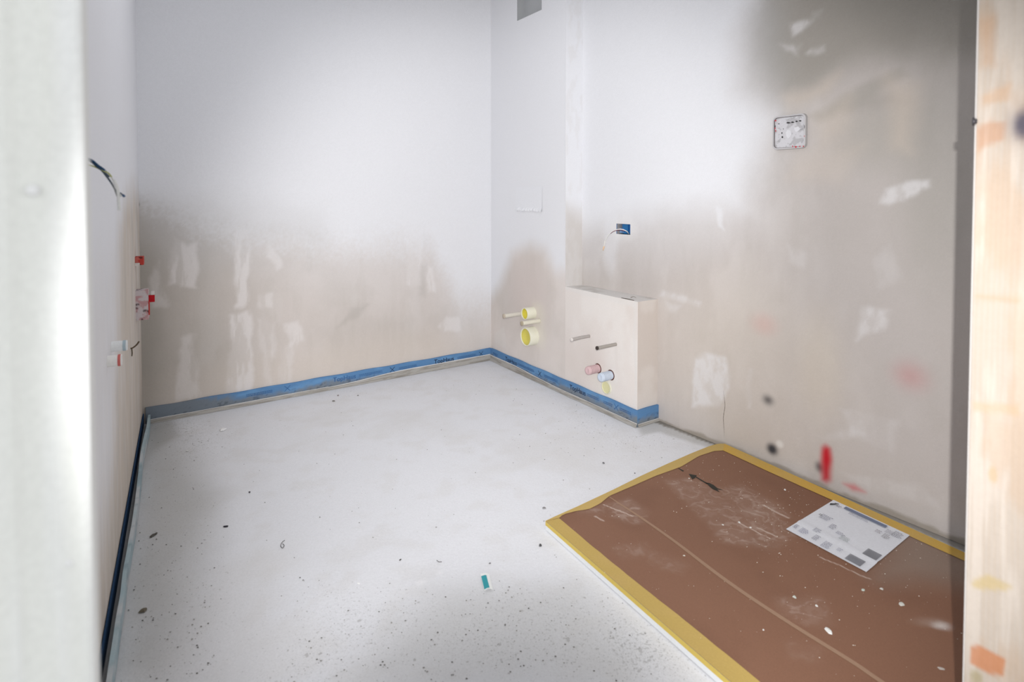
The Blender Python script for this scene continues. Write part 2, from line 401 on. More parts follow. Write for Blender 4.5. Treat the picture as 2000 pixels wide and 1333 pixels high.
def paint_return(S, Z):
    conv = lambda u, v: (0, right.px(u, v)[1])
    p = Paint(S, Z, srgb(212, 208, 205), conv, .02)
    z0 = shaft.px(1107, 400)[1]; p.mix(WHITE, sst(z0-.10, z0+.06, p.Z+.3*(S-.07)))
    n = fbm(S*3, Z, 12, 4, 3); p.mix(srgb(222, 220, 220), sst(.5, .65, n)*.35)
    return p.c
ret = Wall(shaft.at(s_sh, 0), DW, DR)
mb.grid(wgrid(ret), lin(0, PR, .01), lin(0, CEIL, .01), paint_return)
mb.box(shaft.at(0, -.1, -PR), shaft.d*(s_sh-.004), shaft.n*(PR-.045), (0, 0, DUCT[2]+.1-.002), RAW)
mb.box(shaft.at(0, -.1, -.044), shaft.d*(DUCT[0]-.001), shaft.n*.040, (0, 0, CEIL+.1), RAW)
tag(mb.build('wall_shaft', M_wall), kind='structure')
dmb = MB()
q = shaft.at
a0, a1, z0, z1 = DUCT; dp = -.05
dmb.add([q(a0, z0, 0), q(a1, z0, 0), q(a1, z1, 0), q(a0, z1, 0), q(a0, z0, dp), q(a1, z0, dp), q(a1, z1, dp), q(a0, z1, dp)],
        [(4, 5, 6, 7), (0, 1, 5, 4), (1, 2, 6, 5), (2, 3, 7, 6), (3, 0, 4, 7)], srgb(182, 184, 186))
dmb.build('duct_recess', M_wall, bpy.data.objects['wall_shaft'])

# ledge (low box-out in front of the right wall)
def paint_ledge(S, Z):
    p = Paint(S, Z, srgb(230, 223, 218), shaft.px)
    n = fbm(S, Z, 3, 4, 8); p.mix(srgb(220, 211, 204), sst(.4, .7, n)*.5)
    n = fbm(S, Z*.6, 9, 4, 11); p.mix(srgb(236, 232, 228), sst(.5, .7, n)*.5)
    p.mix(srgb(212, 200, 194), p.ell(1130, 700, 50, 50, .7)*.35)
    p.mix(srgb(232, 228, 220), p.ell(1180, 750, 22, 26, .6)*.5)
    p.mix(srgb(226, 223, 220), p.poly([(1238, 592), (1243, 592), (1243, 820), (1238, 820)], .006)*.5)
    p.mix(srgb(228, 225, 222), p.poly([(1105, 556), (1244, 588), (1243, 602), (1105, 568)], .008)*.55)
    return p.c
def paint_side(S, Z):
    p = Paint(S, Z, srgb(210, 201, 194), lambda u, v: (0, 0))
    n = fbm(S, Z, 5, 4, 9); p.mix(srgb(228, 223, 218), sst(.5, .7, n)*.4); return p.c
def paint_top(S, Z):
    p = Paint(S, Z, srgb(224, 221, 218), lambda u, v: (0, 0))
    n = fbm(S, Z*2, 12, 4, 9); p.mix(srgb(190, 184, 177), sst(.55, .72, n)*.5); return p.c
mb = MB()
mb.grid(wgrid(shaft), lin(s_sh, sC, .008), lin(0, ZL, .008), paint_ledge)
side = Wall(shaft.at(sC, 0), DW, DR)
mb.grid(wgrid(side), lin(0, PR, .01), lin(0, ZL, .01), paint_side)
mb.grid(lambda S, Z: shaft.P+S[:, None]*shaft.d-Z[:, None]*shaft.n+np.array([0, 0, ZL]), lin(s_sh, sC, .01), lin(0, PR, .01), paint_top)
mb.box(shaft.at(s_sh-.002, -.1, -PR), shaft.d*(sC-s_sh-.003), shaft.n*(PR-.004), (0, 0, ZL+.096), LITE)
tag(mb.build('wall_ledge', M_wall), kind='structure')

# left wall
LEN_L = np.linalg.norm(np.array([-.424, .376, 0])-B)
def paint_left(S, Z):
    p = Paint(S, Z, srgb(204, 194, 183), left.px, .02)
    n = fbm(S*3, Z*.7, 6, 4, 8); p.mix(srgb(188, 182, 175), sst(.45, .65, n)*.5)
    n = fbm(S*5, Z*.8, 6, 4, 18); p.mix(srgb(216, 212, 210), sst(.5, .65, n)*.4)
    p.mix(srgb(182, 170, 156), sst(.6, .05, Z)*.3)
    zb = 1.13-.20*sst(.3, 1.7, S)+(fbm(S, Z, 3, 3, 20)-.5)*.1
    p.mix(WHITE, sst(-.14, .10, p.Z-zb)*.95)
    # white paint running lower towards the door
    p.mix(WHITE, sst(.75, 1.25, p.S0+.25*(fbm(S, Z, 4, 3, 31)-.5)-.35*(1-Z))*sst(.1, .5, Z)*.75)
    return p.c
mb = MB()
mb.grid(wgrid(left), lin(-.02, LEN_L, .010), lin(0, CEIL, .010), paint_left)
mb.box(left.at(-.2, -.1, -.15), left.d*(LEN_L+.2), left.n*.145, (0, 0, CEIL+.2), RAW)
tag(mb.build('wall_left', M_wall), kind='structure')

# ceiling, wall with the doorway, lintel
WW = tuple(srgb(226, 226, 228))
mb = MB(); mb.box((-3, -.6, CEIL), (6, 0, 0), (0, 5.6, 0), (0, 0, .15), WW)
# unseen ceiling slab, its hallway part added to limit daylight at the doorway
FC = np.array([-.327, .44, 0]); FR = np.array([.785, .967, 0])
cm = MB(); p0 = FC-DW*1.2-DR*.0
cm.box(p0+DR*2.2+np.array([0, 0, CEIL]), DW*4.6, -DR*6.4, (0, 0, .15), WW)
tag(cm.build('ceiling', mat('ceiling_paint', WW, rough=.9)), kind='structure')
fw = MB()
fe = FR + DW*(np.dot(right.P-FR, DW)+.2)
Lr = np.linalg.norm(fe-FR)
fw.box(FR+DW*.055+DR*.006+np.array([0, 0, -.1]), DW*(Lr-.055), DR*.12, (0, 0, CEIL+.2), WW)
tag(fw.build('wall_front', M_wall), kind='structure')
lt = MB(); wdir = (FR-FC); wl_ = np.linalg.norm(wdir); wdir = wdir/wl_; wn = np.array([wdir[1], -wdir[0], 0])
lt.box(FC-wdir*.9+wn*.0+np.array([0, 0, 2.02]), wdir*(wl_+.95), wn*.10, (0, 0, CEIL-2.02), WW)
tag(lt.build('trim_1', mat('lintel_paint', WW, rough=.9)), kind='structure')

# floor
pk_in = []
def floor_col(S, Z):
    p = Paint(S, Z, srgb(229, 230, 234), lambda u, v: tuple(fl(u, v)[:2]), .03, 5)
    n = fbm(S, Z, 2.5, 5, 40); p.mix(srgb(220, 219, 219), sst(.45, .7, n)*.5)
    n = fbm(S, Z, 14, 4, 42); p.mix(srgb(220, 219, 219), sst(.5, .75, n)*.4)
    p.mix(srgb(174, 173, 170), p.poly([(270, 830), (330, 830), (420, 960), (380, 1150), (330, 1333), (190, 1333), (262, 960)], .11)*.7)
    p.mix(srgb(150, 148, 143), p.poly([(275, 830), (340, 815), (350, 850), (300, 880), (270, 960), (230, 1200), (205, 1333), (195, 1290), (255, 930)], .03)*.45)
    p.mix(srgb(186, 185, 181), p.poly([(860, 1150), (1130, 1140), (1260, 1260), (1240, 1333), (700, 1333), (760, 1240)], .10)*.45)  # arch of the lens shadow deepened in the floor colour
    # dirt gathered along the walls
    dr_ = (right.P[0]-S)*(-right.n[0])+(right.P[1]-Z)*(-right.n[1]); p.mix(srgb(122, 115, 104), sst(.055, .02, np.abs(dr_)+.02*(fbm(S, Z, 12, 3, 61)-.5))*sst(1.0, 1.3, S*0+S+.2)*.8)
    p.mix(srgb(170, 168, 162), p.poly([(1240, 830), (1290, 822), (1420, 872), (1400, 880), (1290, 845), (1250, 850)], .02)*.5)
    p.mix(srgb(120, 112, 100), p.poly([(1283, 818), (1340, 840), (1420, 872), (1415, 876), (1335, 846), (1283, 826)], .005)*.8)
    p.mix(srgb(242, 242, 244), p.ell(830, 1138, 7, 5, .6)*.6 + p.ell(868, 1118, 5, 3, .6)*.6)
    p.mix(srgb(234, 234, 236), p.poly([(1200, 1160), (1300, 1260), (1400, 1333), (1370, 1333), (1280, 1262), (1190, 1180)], .02)*.35)
    return p.c
def floor_grime_shade(S, Z):
    p = Paint(S, Z, (0, 0, 0), lambda u, v: tuple(fl(u, v)[:2]), .05, 4)
    g = .10+.30*fbm(S, Z, 3, 4, 50)
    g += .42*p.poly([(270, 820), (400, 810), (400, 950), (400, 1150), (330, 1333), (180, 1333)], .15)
    g += .50*p.poly([(640, 1160), (1150, 1140), (1280, 1280), (1290, 1333), (560, 1333)], .12)  # extra specks painted in to darken the lens shadow's arch
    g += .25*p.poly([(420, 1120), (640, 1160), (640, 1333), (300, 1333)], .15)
    g += .25*p.poly([(280, 825), (950, 700), (1040, 750), (700, 800), (400, 900)], .12)
    g += .35*p.poly([(1000, 715), (1245, 845), (1300, 830), (1380, 880), (1180, 880), (1060, 780)], .06)
    g += .35*p.poly([(1180, 1150), (1420, 1333), (1200, 1333)], .05)
    return np.clip(g, 0, 1.2)
mb = MB()
mb.grid(lambda S, Z: np.stack([S, Z, 0*S+.0025*(fbm(S, Z, 4, 4, 60)-.5)-.00125], 1), lin(-2.3, 2.4, .014), lin(-.0, 4.1, .014), floor_col, gfn=floor_grime_shade)
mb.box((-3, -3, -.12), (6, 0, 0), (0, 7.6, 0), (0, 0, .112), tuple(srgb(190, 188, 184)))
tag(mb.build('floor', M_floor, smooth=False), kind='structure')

# ------------------------------------------------------------------ left door reveal (plastered), seen very near
def paint_frame(S, Z):
    p = Paint(S, Z, srgb(234, 235, 230), lambda u, v: (0, 0))
    n = fbm(S*6, Z*.25, 8, 3, 8); p.mix(srgb(240, 241, 241), sst(.4, .6, n)*.7)
    n = fbm(S*2, Z*.6, 6, 3, 28); p.mix(srgb(218, 217, 211), sst(.5, .7, n)*.5)
    return p.c
fr = empty('door_frame', 'pale off-white door frame standing close on the left of the opening', 'door frame')
jw = Wall(FC+DR*.06, -DW, DR)           # face towards the hallway
mb = MB()
prof = [(0, 0), (.003, .002), (.018, .0026), (.022, .0010), (.034, .0010), (.040, .004), (.09, .005), (.12, .005)]
sx = np.array([a for a, b in prof]); ox = np.array([b for a, b in prof])
zs = np.linspace(0, 2.02, 200)
mb.grid(lambda S, Z: jw.P+S[:, None]*jw.d+np.interp(S, sx, ox)[:, None]*jw.n+Z[:, None]*np.array([0, 0, 1.]), np.unique(np.concatenate([sx, np.linspace(0, .12, 14)])), zs, paint_frame, flip=True)
mb.box(jw.at(0, 0, -.06), jw.d*.12, jw.n*.059, (0, 0, 2.02), tuple(srgb(228, 228, 225)))
mb.build('jamb', M_paint, fr)
for (u, v, rr) in ((62, 372, .0030), (134, 1105, .0022), (167, 568, .0022)):
    s_, z_ = jw.px(u, v, .005); b_ = MB()
    lathe(b_, jw.at(max(s_, .004), z_, .002 if s_ > .02 else .001), jw.n, [(0, rr*1.3), (.002, rr), (.003, rr*.6), (.0032, 0.0001)], 14, tuple(srgb(240, 240, 240)))
    b_.build('screw_cover', M_paint, fr, smooth=True)

# ------------------------------------------------------------------ pine post on the right
post = empty('timber_post', 'pale pine post with knots, upright at the right edge of the opening', 'post')
pf = Wall(FR, DR, -DW)                  # its face towards the opening
def paint_pine(S, Z):
    p = Paint(S, Z, srgb(184, 173, 162), pf.px, .006, 10)
    yy = (S+.006*np.sin(Z*2.2)+.010*(fbm(S*2, Z*.8, 2, 3, 5)-.5))
    g = .5+.5*np.sin(yy*2*math.pi/.0075+4*fbm(S*8, Z*.5, 2, 3, 6)); p.mix(srgb(178, 157, 134), g*.25)
    n = fbm(S*6, Z*.35, 12, 4, 13); p.mix(srgb(200, 190, 180), sst(.45, .65, n)*.6)
    n = fbm(S*2, Z*.7, 8, 4, 23); p.mix(srgb(182, 154, 128), sst(.55, .72, n)*.4)
    p.mix(srgb(178, 128, 92), p.poly([(1905, 250), (1935, 235), (1965, 240), (1960, 275), (1925, 285), (1908, 300)], .006)*.55)
    p.mix(srgb(188, 150, 118), p.poly([(1912, 40), (1945, 30), (1945, 130), (1915, 130)], .01)*.45)
    p.mix(srgb(190, 152, 118), p.poly([(1918, 185), (1975, 160), (1970, 195), (1920, 205)], .006)*.5)
    p.mix(srgb(52, 52, 72), p.ell(2000, 243, 20, 27, .6)*.95)
    p.mix(srgb(120, 112, 118), p.ell(1996, 243, 34, 40, .6)*.35)
    p.mix(srgb(184, 112, 62), p.poly([(1890, 1256), (1905, 1258), (1960, 1285), (1955, 1318), (1925, 1310), (1890, 1290)], .003)*.75)
    p.mix(srgb(150, 138, 96), p.ell(1902, 1318, 12, 14, .5)*.6)
    p.mix(srgb(186, 164, 112), p.poly([(1893, 1135), (1930, 1125), (1978, 1150), (1965, 1158), (1900, 1150)], .004)*.65)
    p.mix(srgb(188, 160, 120), p.ell(1940, 927, 9, 16, .4)*.55)
    p.mix(srgb(192, 162, 130), p.poly([(1900, 784), (1990, 790), (1990, 812), (1900, 802)], .005)*.5)
    p.mix(srgb(190, 150, 116), p.poly([(1900, 570), (1990, 575), (1990, 590), (1900, 582)], .005)*.4)
    p.mix(srgb(240, 236, 232), 1-sst(.0015, .0045, S))
    return p.c
mb = MB()
mb.grid(lambda S, Z: pf.P+S[:, None]*pf.d+Z[:, None]*np.array([0, 0, 1.])-pf.n*(np.clip(.004-S, 0, .004)*.9)[:, None], lin(0, .14, .0022), lin(0, 2.02, .008), paint_pine)
mb.box(pf.at(.001, 0, -.052), pf.d*.139, pf.n*.048, (0, 0, 2.02), tuple(srgb(228, 206, 182)))
mb.build('timber', M_wood, post)
s_, z_ = pf.px(1897, 238)
b_ = MB(); lathe(b_, pf.at(.004, z_, -.002), pf.n*.35-pf.d, [(0, .004), (.002, .0045), (.004, .0072), (.006, .0072), (.0068, .005), (.0069, .0001)], 16, tuple(srgb(70, 68, 72)))
b_.build('screw_head', mc('dark_steel', (80, 78, 82), rough=.4, metal=.6), post, smooth=True)

# ------------------------------------------------------------------ blue foam edge strip at the foot of back wall, shaft and ledge
M_blue = M_paint
BLUE = srgb(92, 134, 178)
def strip_painter(conv, htop, seed, fade):
    def f(S, Z):
        p = Paint(S, Z, BLUE, conv, .006, 25)
        n = fbm(S, Z*3, 10, 4, seed); p.mix(srgb(110, 156, 200), sst(.45, .7, n)*.6)
        n = fbm(S, Z, 30, 4, seed+1)
        low = 1-Z/htop
        p.mix(srgb(124, 128, 130), sst(.25, .75, low+.6*(n-.5)+fade(S))*.85)
        n = fbm(S, Z*2, 45, 3, seed+2); p.mix(srgb(60, 66, 78), sst(.62, .74, n)*.5*sst(.3, .6, low))
        return p.c
    return f
strip = empty('edge_strip', 'blue printed foam edge strip at the foot of the back wall and the shaft', 'edge strip')
TS = .010
sA = np.dot(A-back.P, DW)
htop = .078
def ht(S): return htop+.0015*np.sin(S*23)+.002*(fbm(S, S*0, 5, 3, 2)-.5)
def band(wl, s0, s1, painter, name, par, z0=.0, h=1.0, off=TS, curve=None):
    mb = MB(); ss = lin(s0, s1, .008); zz = np.linspace(0, 1, 14)
    mb.grid(lambda S, Z: wl.P+S[:, None]*wl.d+(off+(curve(S) if curve else 0*S))[:, None]*wl.n+(z0+Z*ht(S)*h)[:, None]*np.array([0, 0, 1.]), ss, zz, lambda S, Z: painter(S, Z*htop))
    # top edge back to the wall
    mb.grid(lambda S, Z: wl.P+S[:, None]*wl.d+((off+(curve(S) if curve else 0*S))*(1-Z))[:, None]*wl.n+(z0+ht(S)*h)[:, None]*np.array([0, 0, 1.]), ss, np.array([0, .5, 1.]), lambda S, Z: painter(S, S*0+htop))
    return mb.build(name, M_blue, par)
sl = back.px(640, 740)[0]
fadeB = lambda S: .62*(1-sst(sB+.05, sB+.75, S))+.15*np.sin(S*7)*(1-sst(sl, sl+.3, S))-.18*sst(sl, sl+.3, S)
tag(band(back, sB+.012, sA-TS+.001, strip_painter(back.px, htop, 3, fadeB), 'foam_band', strip))
band(shaft, TS-.001, sC+TS, strip_painter(shaft.px, htop, 9, lambda S: -.15+.28*sst(.45, .9, S)), 'foam_band', strip)
sideS = Wall(shaft.at(sC, 0), DW, DR)
band(sideS, -TS, PR, strip_painter(shaft.px, htop, 14, lambda S: -.15+0*S), 'foam_band', strip)
# crinkled film skirt lying in front of the foot of the strip
def skirt(wl, s0, s1, name, seed, hh, out):
    mb = MB(); ss = lin(s0, s1, .012); zz = np.linspace(0, 1, 7)
    def fn(S, Z):
        h = hh(S)*(1+.10*(fbm(S, S*0, 11, 3, seed)-.5)); o = TS+.003+out*(1-Z)**1.5*(.7+.6*fbm(S, Z, 14, 3, seed+3))
        return wl.P+S[:, None]*wl.d+o[:, None]*wl.n+(.0005+h*Z)[:, None]*np.array([0, 0, 1.])
    def pc(S, Z):
        p = Paint(S, Z, srgb(172, 169, 164), lambda u, v: (0, 0)); n = fbm(S*1.0, Z*.6, 9, 4, seed); p.mix(srgb(130, 125, 116), sst(.4, .65, n)*.7)
        p.mix(srgb(238, 238, 240), sst(.84, .97, Z)); return p.c
    mb.grid(fn, ss, zz, pc)
    return mb.build(name, M_paint, strip)
skirt(back, back.px(640, 770)[0], sA-.014, 'film_skirt', 4, lambda S: .018+.022*sst(sl, sl+.5, S), .007)
skirt(back, sB+.03, back.px(640, 770)[0], 'film_skirt', 24, lambda S: .020+0*S, .006)
skirt(shaft, .014, sC+.012, 'film_skirt', 6, lambda S: .036-.018*sst(.2, .8, S), .010)
skirt(sideS, -.008, PR, 'film_skirt', 8, lambda S: .014+0*S, .004)

# printing on the strip
M_ink = mc('print_ink', (28, 44, 74), rough=.7)
M_ink2 = mc('faded_ink', (58, 98, 148), rough=.7)
def lettering(txt, wl, a, z, size, m, par, off=TS+.0012, bold=.0, name='lettering'):
    cu = bpy.data.curves.new('t', 'FONT'); cu.body = txt; cu.size = size; cu.offset = bold; cu.align_x = 'CENTER'; cu.align_y = 'CENTER'
    to = bpy.data.objects.new('t', cu); C.objects.link(to)
    bpy.context.view_layer.update()
    me = bpy.data.meshes.new_from_object(to.evaluated_get(bpy.context.evaluated_depsgraph_get()))
    bpy.data.objects.remove(to)
    for v in me.vertices:
        q = wl.at(a+v.co.x*lsgn(wl), z+v.co.y, off); v.co = q
    me.materials.clear(); me.materials.append(m)
    o = bpy.data.objects.new(name, me); C.objects.link(o); o.parent = par; return o
def lsgn(wl): return 1
LZ = .052
for (wl, u, v, txt, sz, m, b) in ((back, 866, 703, 'TopHaus', .038, M_ink, .0006), (back, 672, 746, 'TopHaus', .036, M_ink2, .0004),
                               (shaft, 1001, 697, 'TopHaus', .036, M_ink, .0004), (shaft, 1131, 765, 'TopHaus', .036, M_ink, .0004)):
    a = wl.px(u, v)[0]; lettering(txt, wl, a, LZ, sz, m, strip, bold=b)
for (wl, u, m) in ((back, 765, M_ink), (back, 938, M_ink), (shaft, 1057, M_ink), (shaft, 1207, M_ink2), (back, 560, M_ink2)):
    a = wl.px(u, 720)[0]; mb = MB(); r = .015
    for sg in (-1, 1):
        mb.add([wl.at(a-r*sg-.002, LZ-r, TS+.0012), wl.at(a-r*sg+.002, LZ-r, TS+.0012), wl.at(a+r*sg+.002, LZ+r, TS+.0012), wl.at(a+r*sg-.002, LZ+r, TS+.0012)], [(0, 1, 2, 3)])
    mb.build('cross_mark', m, strip)
for (wl, u0, u1, m) in ((back, 778, 812, M_ink2), (back, 892, 928, M_ink2), (shaft, 966, 975, M_ink2), (shaft, 1013, 1045, M_ink2), (shaft, 1066, 1092, M_ink2), (shaft, 1150, 1172, M_ink2), (shaft, 1182, 1198, M_ink2), (shaft, 1214, 1236, M_ink2), (back, 700, 745, M_ink2), (back, 480, 530, M_ink2)):
    a0 = wl.px(u0, 720)[0]; a1 = wl.px(u1, 720)[0]; rnd = random.Random(int(u0)); mb = MB()
    for zz in (LZ-.004, LZ+.004):
        x = a0
        while x < a1:
            wv = rnd.uniform(.003, .007); mb.add([wl.at(x, zz-.0022, TS+.0012), wl.at(x+wv, zz-.0022, TS+.0012), wl.at(x+wv, zz+.0022, TS+.0012), wl.at(x, zz+.0022, TS+.0012)], [(0, 1, 2, 3)])
            x += wv+rnd.uniform(.0015, .003)
    tag(mb.build('small_print', m, strip), kind='stuff')

# edge strip along the left wall: blue band on the wall, darkened in its colour for shade, dusty foam in front
ls = empty('edge_strip', 'dusty pale foam edge strip with a dark blue back along the left wall', 'edge strip')
mb = MB(); mb.box(left.at(.015, 0, .002), left.d*(LEN_L-.03), left.n*.004, (0, 0, .055), tuple(srgb(26, 58, 90)))
mb.build('backing_band', M_paint, ls)
def lp(S, Z):
    p = Paint(S, Z, srgb(160, 178, 184), left.px, .01, 20); n = fbm(S, Z*2, 8, 4, 3); p.mix(srgb(190, 192, 194), sst(.4, .65, n)*.8)
    n = fbm(S, Z*2, 20, 4, 13); p.mix(srgb(120, 140, 150), sst(.55, .7, n)*.5); return p.c
mb = MB(); ss = lin(.03, LEN_L-.06, .012)
def ofs(S): return .024+.012*fbm(S, S*0, 2.5, 3, 9)
def hts(S): return .050+.008*(fbm(S, S*0, 4, 3, 19)-.5)
mb.grid(lambda S, Z: left.P+S[:, None]*left.d+ofs(S)[:, None]*left.n+(Z*hts(S))[:, None]*np.array([0, 0, 1.]), ss, np.linspace(0, 1, 7), lambda S, Z: lp(S, Z*.05))
mb.grid(lambda S, Z: left.P+S[:, None]*left.d+(ofs(S)-Z*.010)[:, None]*left.n+(hts(S))[:, None]*np.array([0, 0, 1.]), ss, np.array([0, .5, 1.]), lambda S, Z: lp(S, S*0+.05)*1.12)  # top face lightened in its colour, as if catching light
mb.grid(lambda S, Z: left.P+S[:, None]*left.d+(ofs(S)-.010)[:, None]*left.n+(Z*hts(S))[:, None]*np.array([0, 0, 1.]), ss, np.linspace(0, 1, 3), lambda S, Z: lp(S, Z*.05)*.4, flip=True)  # side facing the wall darkened in its colour, as shade
mb.build('foam_band', M_paint, ls)

# ------------------------------------------------------------------ things on the shaft and ledge
def radius_at(P, hpx): return hpx/2*P[1]/F
def drain_cap(u, v, ut, hpx, label, dark):
    a, z = shaft.px(u, v); L_ = shaft.reach(a, z, ut); r = radius_at(shaft.at(a, z), hpx)
    t = empty('drain_cap', label, 'drain cap', group=None)
    mb = MB(); lathe(mb, shaft.at(a, z, 0), shaft.n, [(0, r*1.02), (L_*.3, r), (L_*.95, r), (L_, r*.97), (L_, r*.90), (L_*.9, r*.88)], 36, tuple(srgb(234, 232, 214)))
    mb.build('outer_sleeve', M_paint, t, smooth=True)
    mb = MB(); lathe(mb, shaft.at(a, z, 0), shaft.n, [(L_*.97, r*.90), (L_*.55, r*.86), (L_*.5, r*.5), (L_*.5, .0002)], 36, tuple(srgb(*dark)))
    mb.build('inner_cup', M_paint, t, smooth=True)
    return t
drain_cap(1041, 611, 1024, 23, 'smaller yellow drain cap on the shaft, upper of the two', (218, 206, 84))
drain_cap(1042, 656, 1026, 36, 'larger yellow drain cap on the shaft, lower of the two', (214, 204, 108))
def rod(wl, u, v, ut, hpx, label, cat, name, col, col2=None, droop=.0):
    a, z = wl.px(u, v); L_ = wl.reach(a, z, ut); r = radius_at(wl.at(a, z), hpx)
    t = empty(name, label, cat)
    pts = smooth_path([wl.at(a, z, -.004), wl.at(a, z, L_*.5)+np.array([0, 0, droop*.3]), wl.at(a, z, L_)-np.array([0, 0, droop])], 6)
    mb = MB(); tube(mb, pts, r, 14, tuple(srgb(*col))); mb.build('pipe', M_paint, t, smooth=True)
    mb = MB(); e = pts[-1]; d = (pts[-1]-pts[-2])/np.linalg.norm(pts[-1]-pts[-2])
    lathe(mb, e-d*.004, d, [(0, r*1.12), (.006, r*1.12), (.0062, r*.6), (.0062, .0001)], 16, tuple(srgb(*(col2 or col))))
    mb.build('end_cap', M_paint, t, smooth=True); return t
rod(shaft, 1019, 613, 984, 8, 'thin pale rod stub beside the smaller yellow drain cap', 'pipe', 'pipe_stub', (222, 217, 206), (196, 184, 168))
rod(shaft, 1054, 627, 1019, 8, 'thin pale rod stub between the two yellow drain caps', 'pipe', 'pipe_stub', (226, 222, 205), (184, 172, 150))
rod(shaft, 1151, 657, 1116, 6, 'grey frayed cable stub on the ledge front, left of two', 'cable', 'cable_stub', (176, 170, 166), (224, 218, 214), .002)
rod(shaft, 1203, 673, 1166, 6.5, 'grey cable stub on the ledge front, right of two', 'cable', 'cable_stub', (168, 162, 155), (70, 62, 58))
def plug(u, v, ut, hpx, label, col, name='pipe_plug'):
    a, z = shaft.px(u, v); L_ = shaft.reach(a, z, ut); r = radius_at(shaft.at(a, z), hpx); t = empty(name, label, 'pipe plug')
    mb = MB(); lathe(mb, shaft.at(a, z), shaft.n, [(.0005, r*1.22), (.001, .0001)], 30, tuple(srgb(92, 52, 42))); mb.build('wall_gap', M_paint, t)
    pr = [(0, r*.95), (.004, r)]
    k = 6
    for i in range(k):
        t0 = .008+(L_-.016)*i/k; w_ = (L_-.016)/k; pr += [(t0, r), (t0+w_*.3, r*1.03), (t0+w_*.7, r*1.03), (t0+w_, r*.97)]
    pr += [(L_-.004, r), (L_, r*.9), (L_, r*.6), (L_-.003, .0002)]
    mb = MB(); lathe(mb, shaft.at(a, z), shaft.n, pr, 30, tuple(srgb(*col))); mb.build('plug_body', M_paint, t, smooth=True)
plug(1168, 720, 1147, 16, 'dusty pink ribbed pipe plug low on the ledge front', (214, 184, 186))
plug(1193, 733, 1172, 17, 'dusty pale blue ribbed pipe plug low on the ledge front', (204, 215, 230))
a, z = shaft.px(1185, 757); r = radius_at(shaft.at(a, z), 26)
t = empty('drain_cap', 'flush plastered-over yellow drain cap under the blue pipe plug', 'drain cap')
mb = MB(); lathe(mb, shaft.at(a, z), shaft.n, [(0, r*1.03), (.006, r), (.006, r*.86), (.002, r*.82)], 32, tuple(srgb(224, 222, 202))); mb.build('outer_sleeve', M_paint, t, smooth=True)
mb = MB(); lathe(mb, shaft.at(a, z), shaft.n, [(.0055, r*.86), (.003, r*.8), (.0025, .0001)], 32, tuple(srgb(220, 216, 172))); mb.build('inner_cup', M_paint, t)

# plaster patch plate on the shaft with a ragged lower lip
p0 = shaft.px(1008, 366); p1 = shaft.px(1059, 413); rnd = random.Random(4)
t = empty('blank_plate', 'white plastered-over square plate with ragged lower lip on the shaft', 'cover plate')
mb = MB(); n = 26; fr_ = []
V = []; Fc = []
for i in range(n+1):
    a = p0[0]+(p1[0]-p0[0])*i/n; jag = rnd.uniform(-.004, .004); o1 = .010+rnd.uniform(-.003, .004)
    V += [shaft.at(a, p0[1], .001), shaft.at(a, p1[1]+.02, .003), shaft.at(a, p1[1]+.004+jag, o1), shaft.at(a, p1[1]-.003+jag, o1*.8), shaft.at(a, p1[1]-.001+jag, 0)]
for i in range(n):
    for k in range(4): b0 = i*5+k; Fc.append((b0+1, b0+6, b0+5, b0))
mb.add(V, Fc, tuple(WHITE)); mb.build('plaster_skin', M_wall, t)

# plaster crumbs and a nick on the ledge edge
mb = MB(); e0 = shaft.at(shaft.px(1212, 583)[0], ZL+.001, -.006); e1 = shaft.at(shaft.px(1236, 588)[0], ZL+.001, -.008)
tube(mb, smooth_path([e0, (e0+e1)/2+np.array([0, 0, .001]), e1], 4), [.0016]*9, 6, tuple(srgb(96, 88, 78)))
tag(mb.build('plaster_flake', M_paint), 'small dark flake lying on the front edge of the ledge', 'flake')
mb = MB(); e0 = shaft.at(shaft.px(1218, 573)[0], ZL+.002, -.05); e1 = e0+shaft.d*.035+np.array([0, 0, .004])
tube(mb, smooth_path([e0, (e0+e1)/2+np.array([0, 0, .005]), e1], 4), [.0018, .0016, .0014, .0012, .001, .0009, .0008, .0007, .0006], 6, tuple(srgb(130, 120, 108)))
tag(mb.build('wire_snippet', M_paint), 'thin curled wire snippet lying on top of the ledge', 'wire')

# ------------------------------------------------------------------ recessed blue box with cable
t = empty('wall_box', 'blue recessed electrical box in the white sprayed part of the right wall', 'electrical box')
mb = MB(); q = right.at; a0, a1, z0, z1 = HOLE; dp = -.045; bl = tuple(srgb(58, 128, 190))
mb.add([q(a0, z0, -.001), q(a1, z0, -.001), q(a1, z1, -.001), q(a0, z1, -.001), q(a0, z0, dp), q(a1, z0, dp), q(a1, z1, dp), q(a0, z1, dp)],
       [(4, 5, 6, 7), (0, 1, 5, 4), (1, 2, 6, 5), (2, 3, 7, 6), (3, 0, 4, 7)], bl)
mb.build('box_shell', M_paint, t)
mb = MB(); mb.box(q(a0, z0+.004, dp+.001), right.d*.012, right.n*.018, (0, 0, (z1-z0)*.45), tuple(srgb(120, 160, 205)))
mb.box(q((a0+a1)/2-.002, z0, dp+.001), right.d*.004, right.n*.008, (0, 0, z1-z0), tuple(srgb(40, 100, 165)))
mb.build('box_insert', M_paint, t)
cab = empty('cable', 'white cable curling out of the blue box to a bare tan end', 'cable')
def rp(u, v, o): a, z = right.px(u, v, o); return right.at(a, z, o)
pts = smooth_path([right.at(*right.px(1229, 459, -.03), -.03), rp(1224, 452, .015), rp(1212, 448, .04), rp(1198, 451, .055), rp(1188, 460, .06), rp(1182, 471, .06)], 6)
mb = MB(); tube(mb, pts, .0024, 10, tuple(srgb(226, 226, 224))); mb.build('sheath', M_paint, cab, smooth=True)
pts2 = [p_+np.array([0, 0, -.004]) for p_ in pts[8:22]]
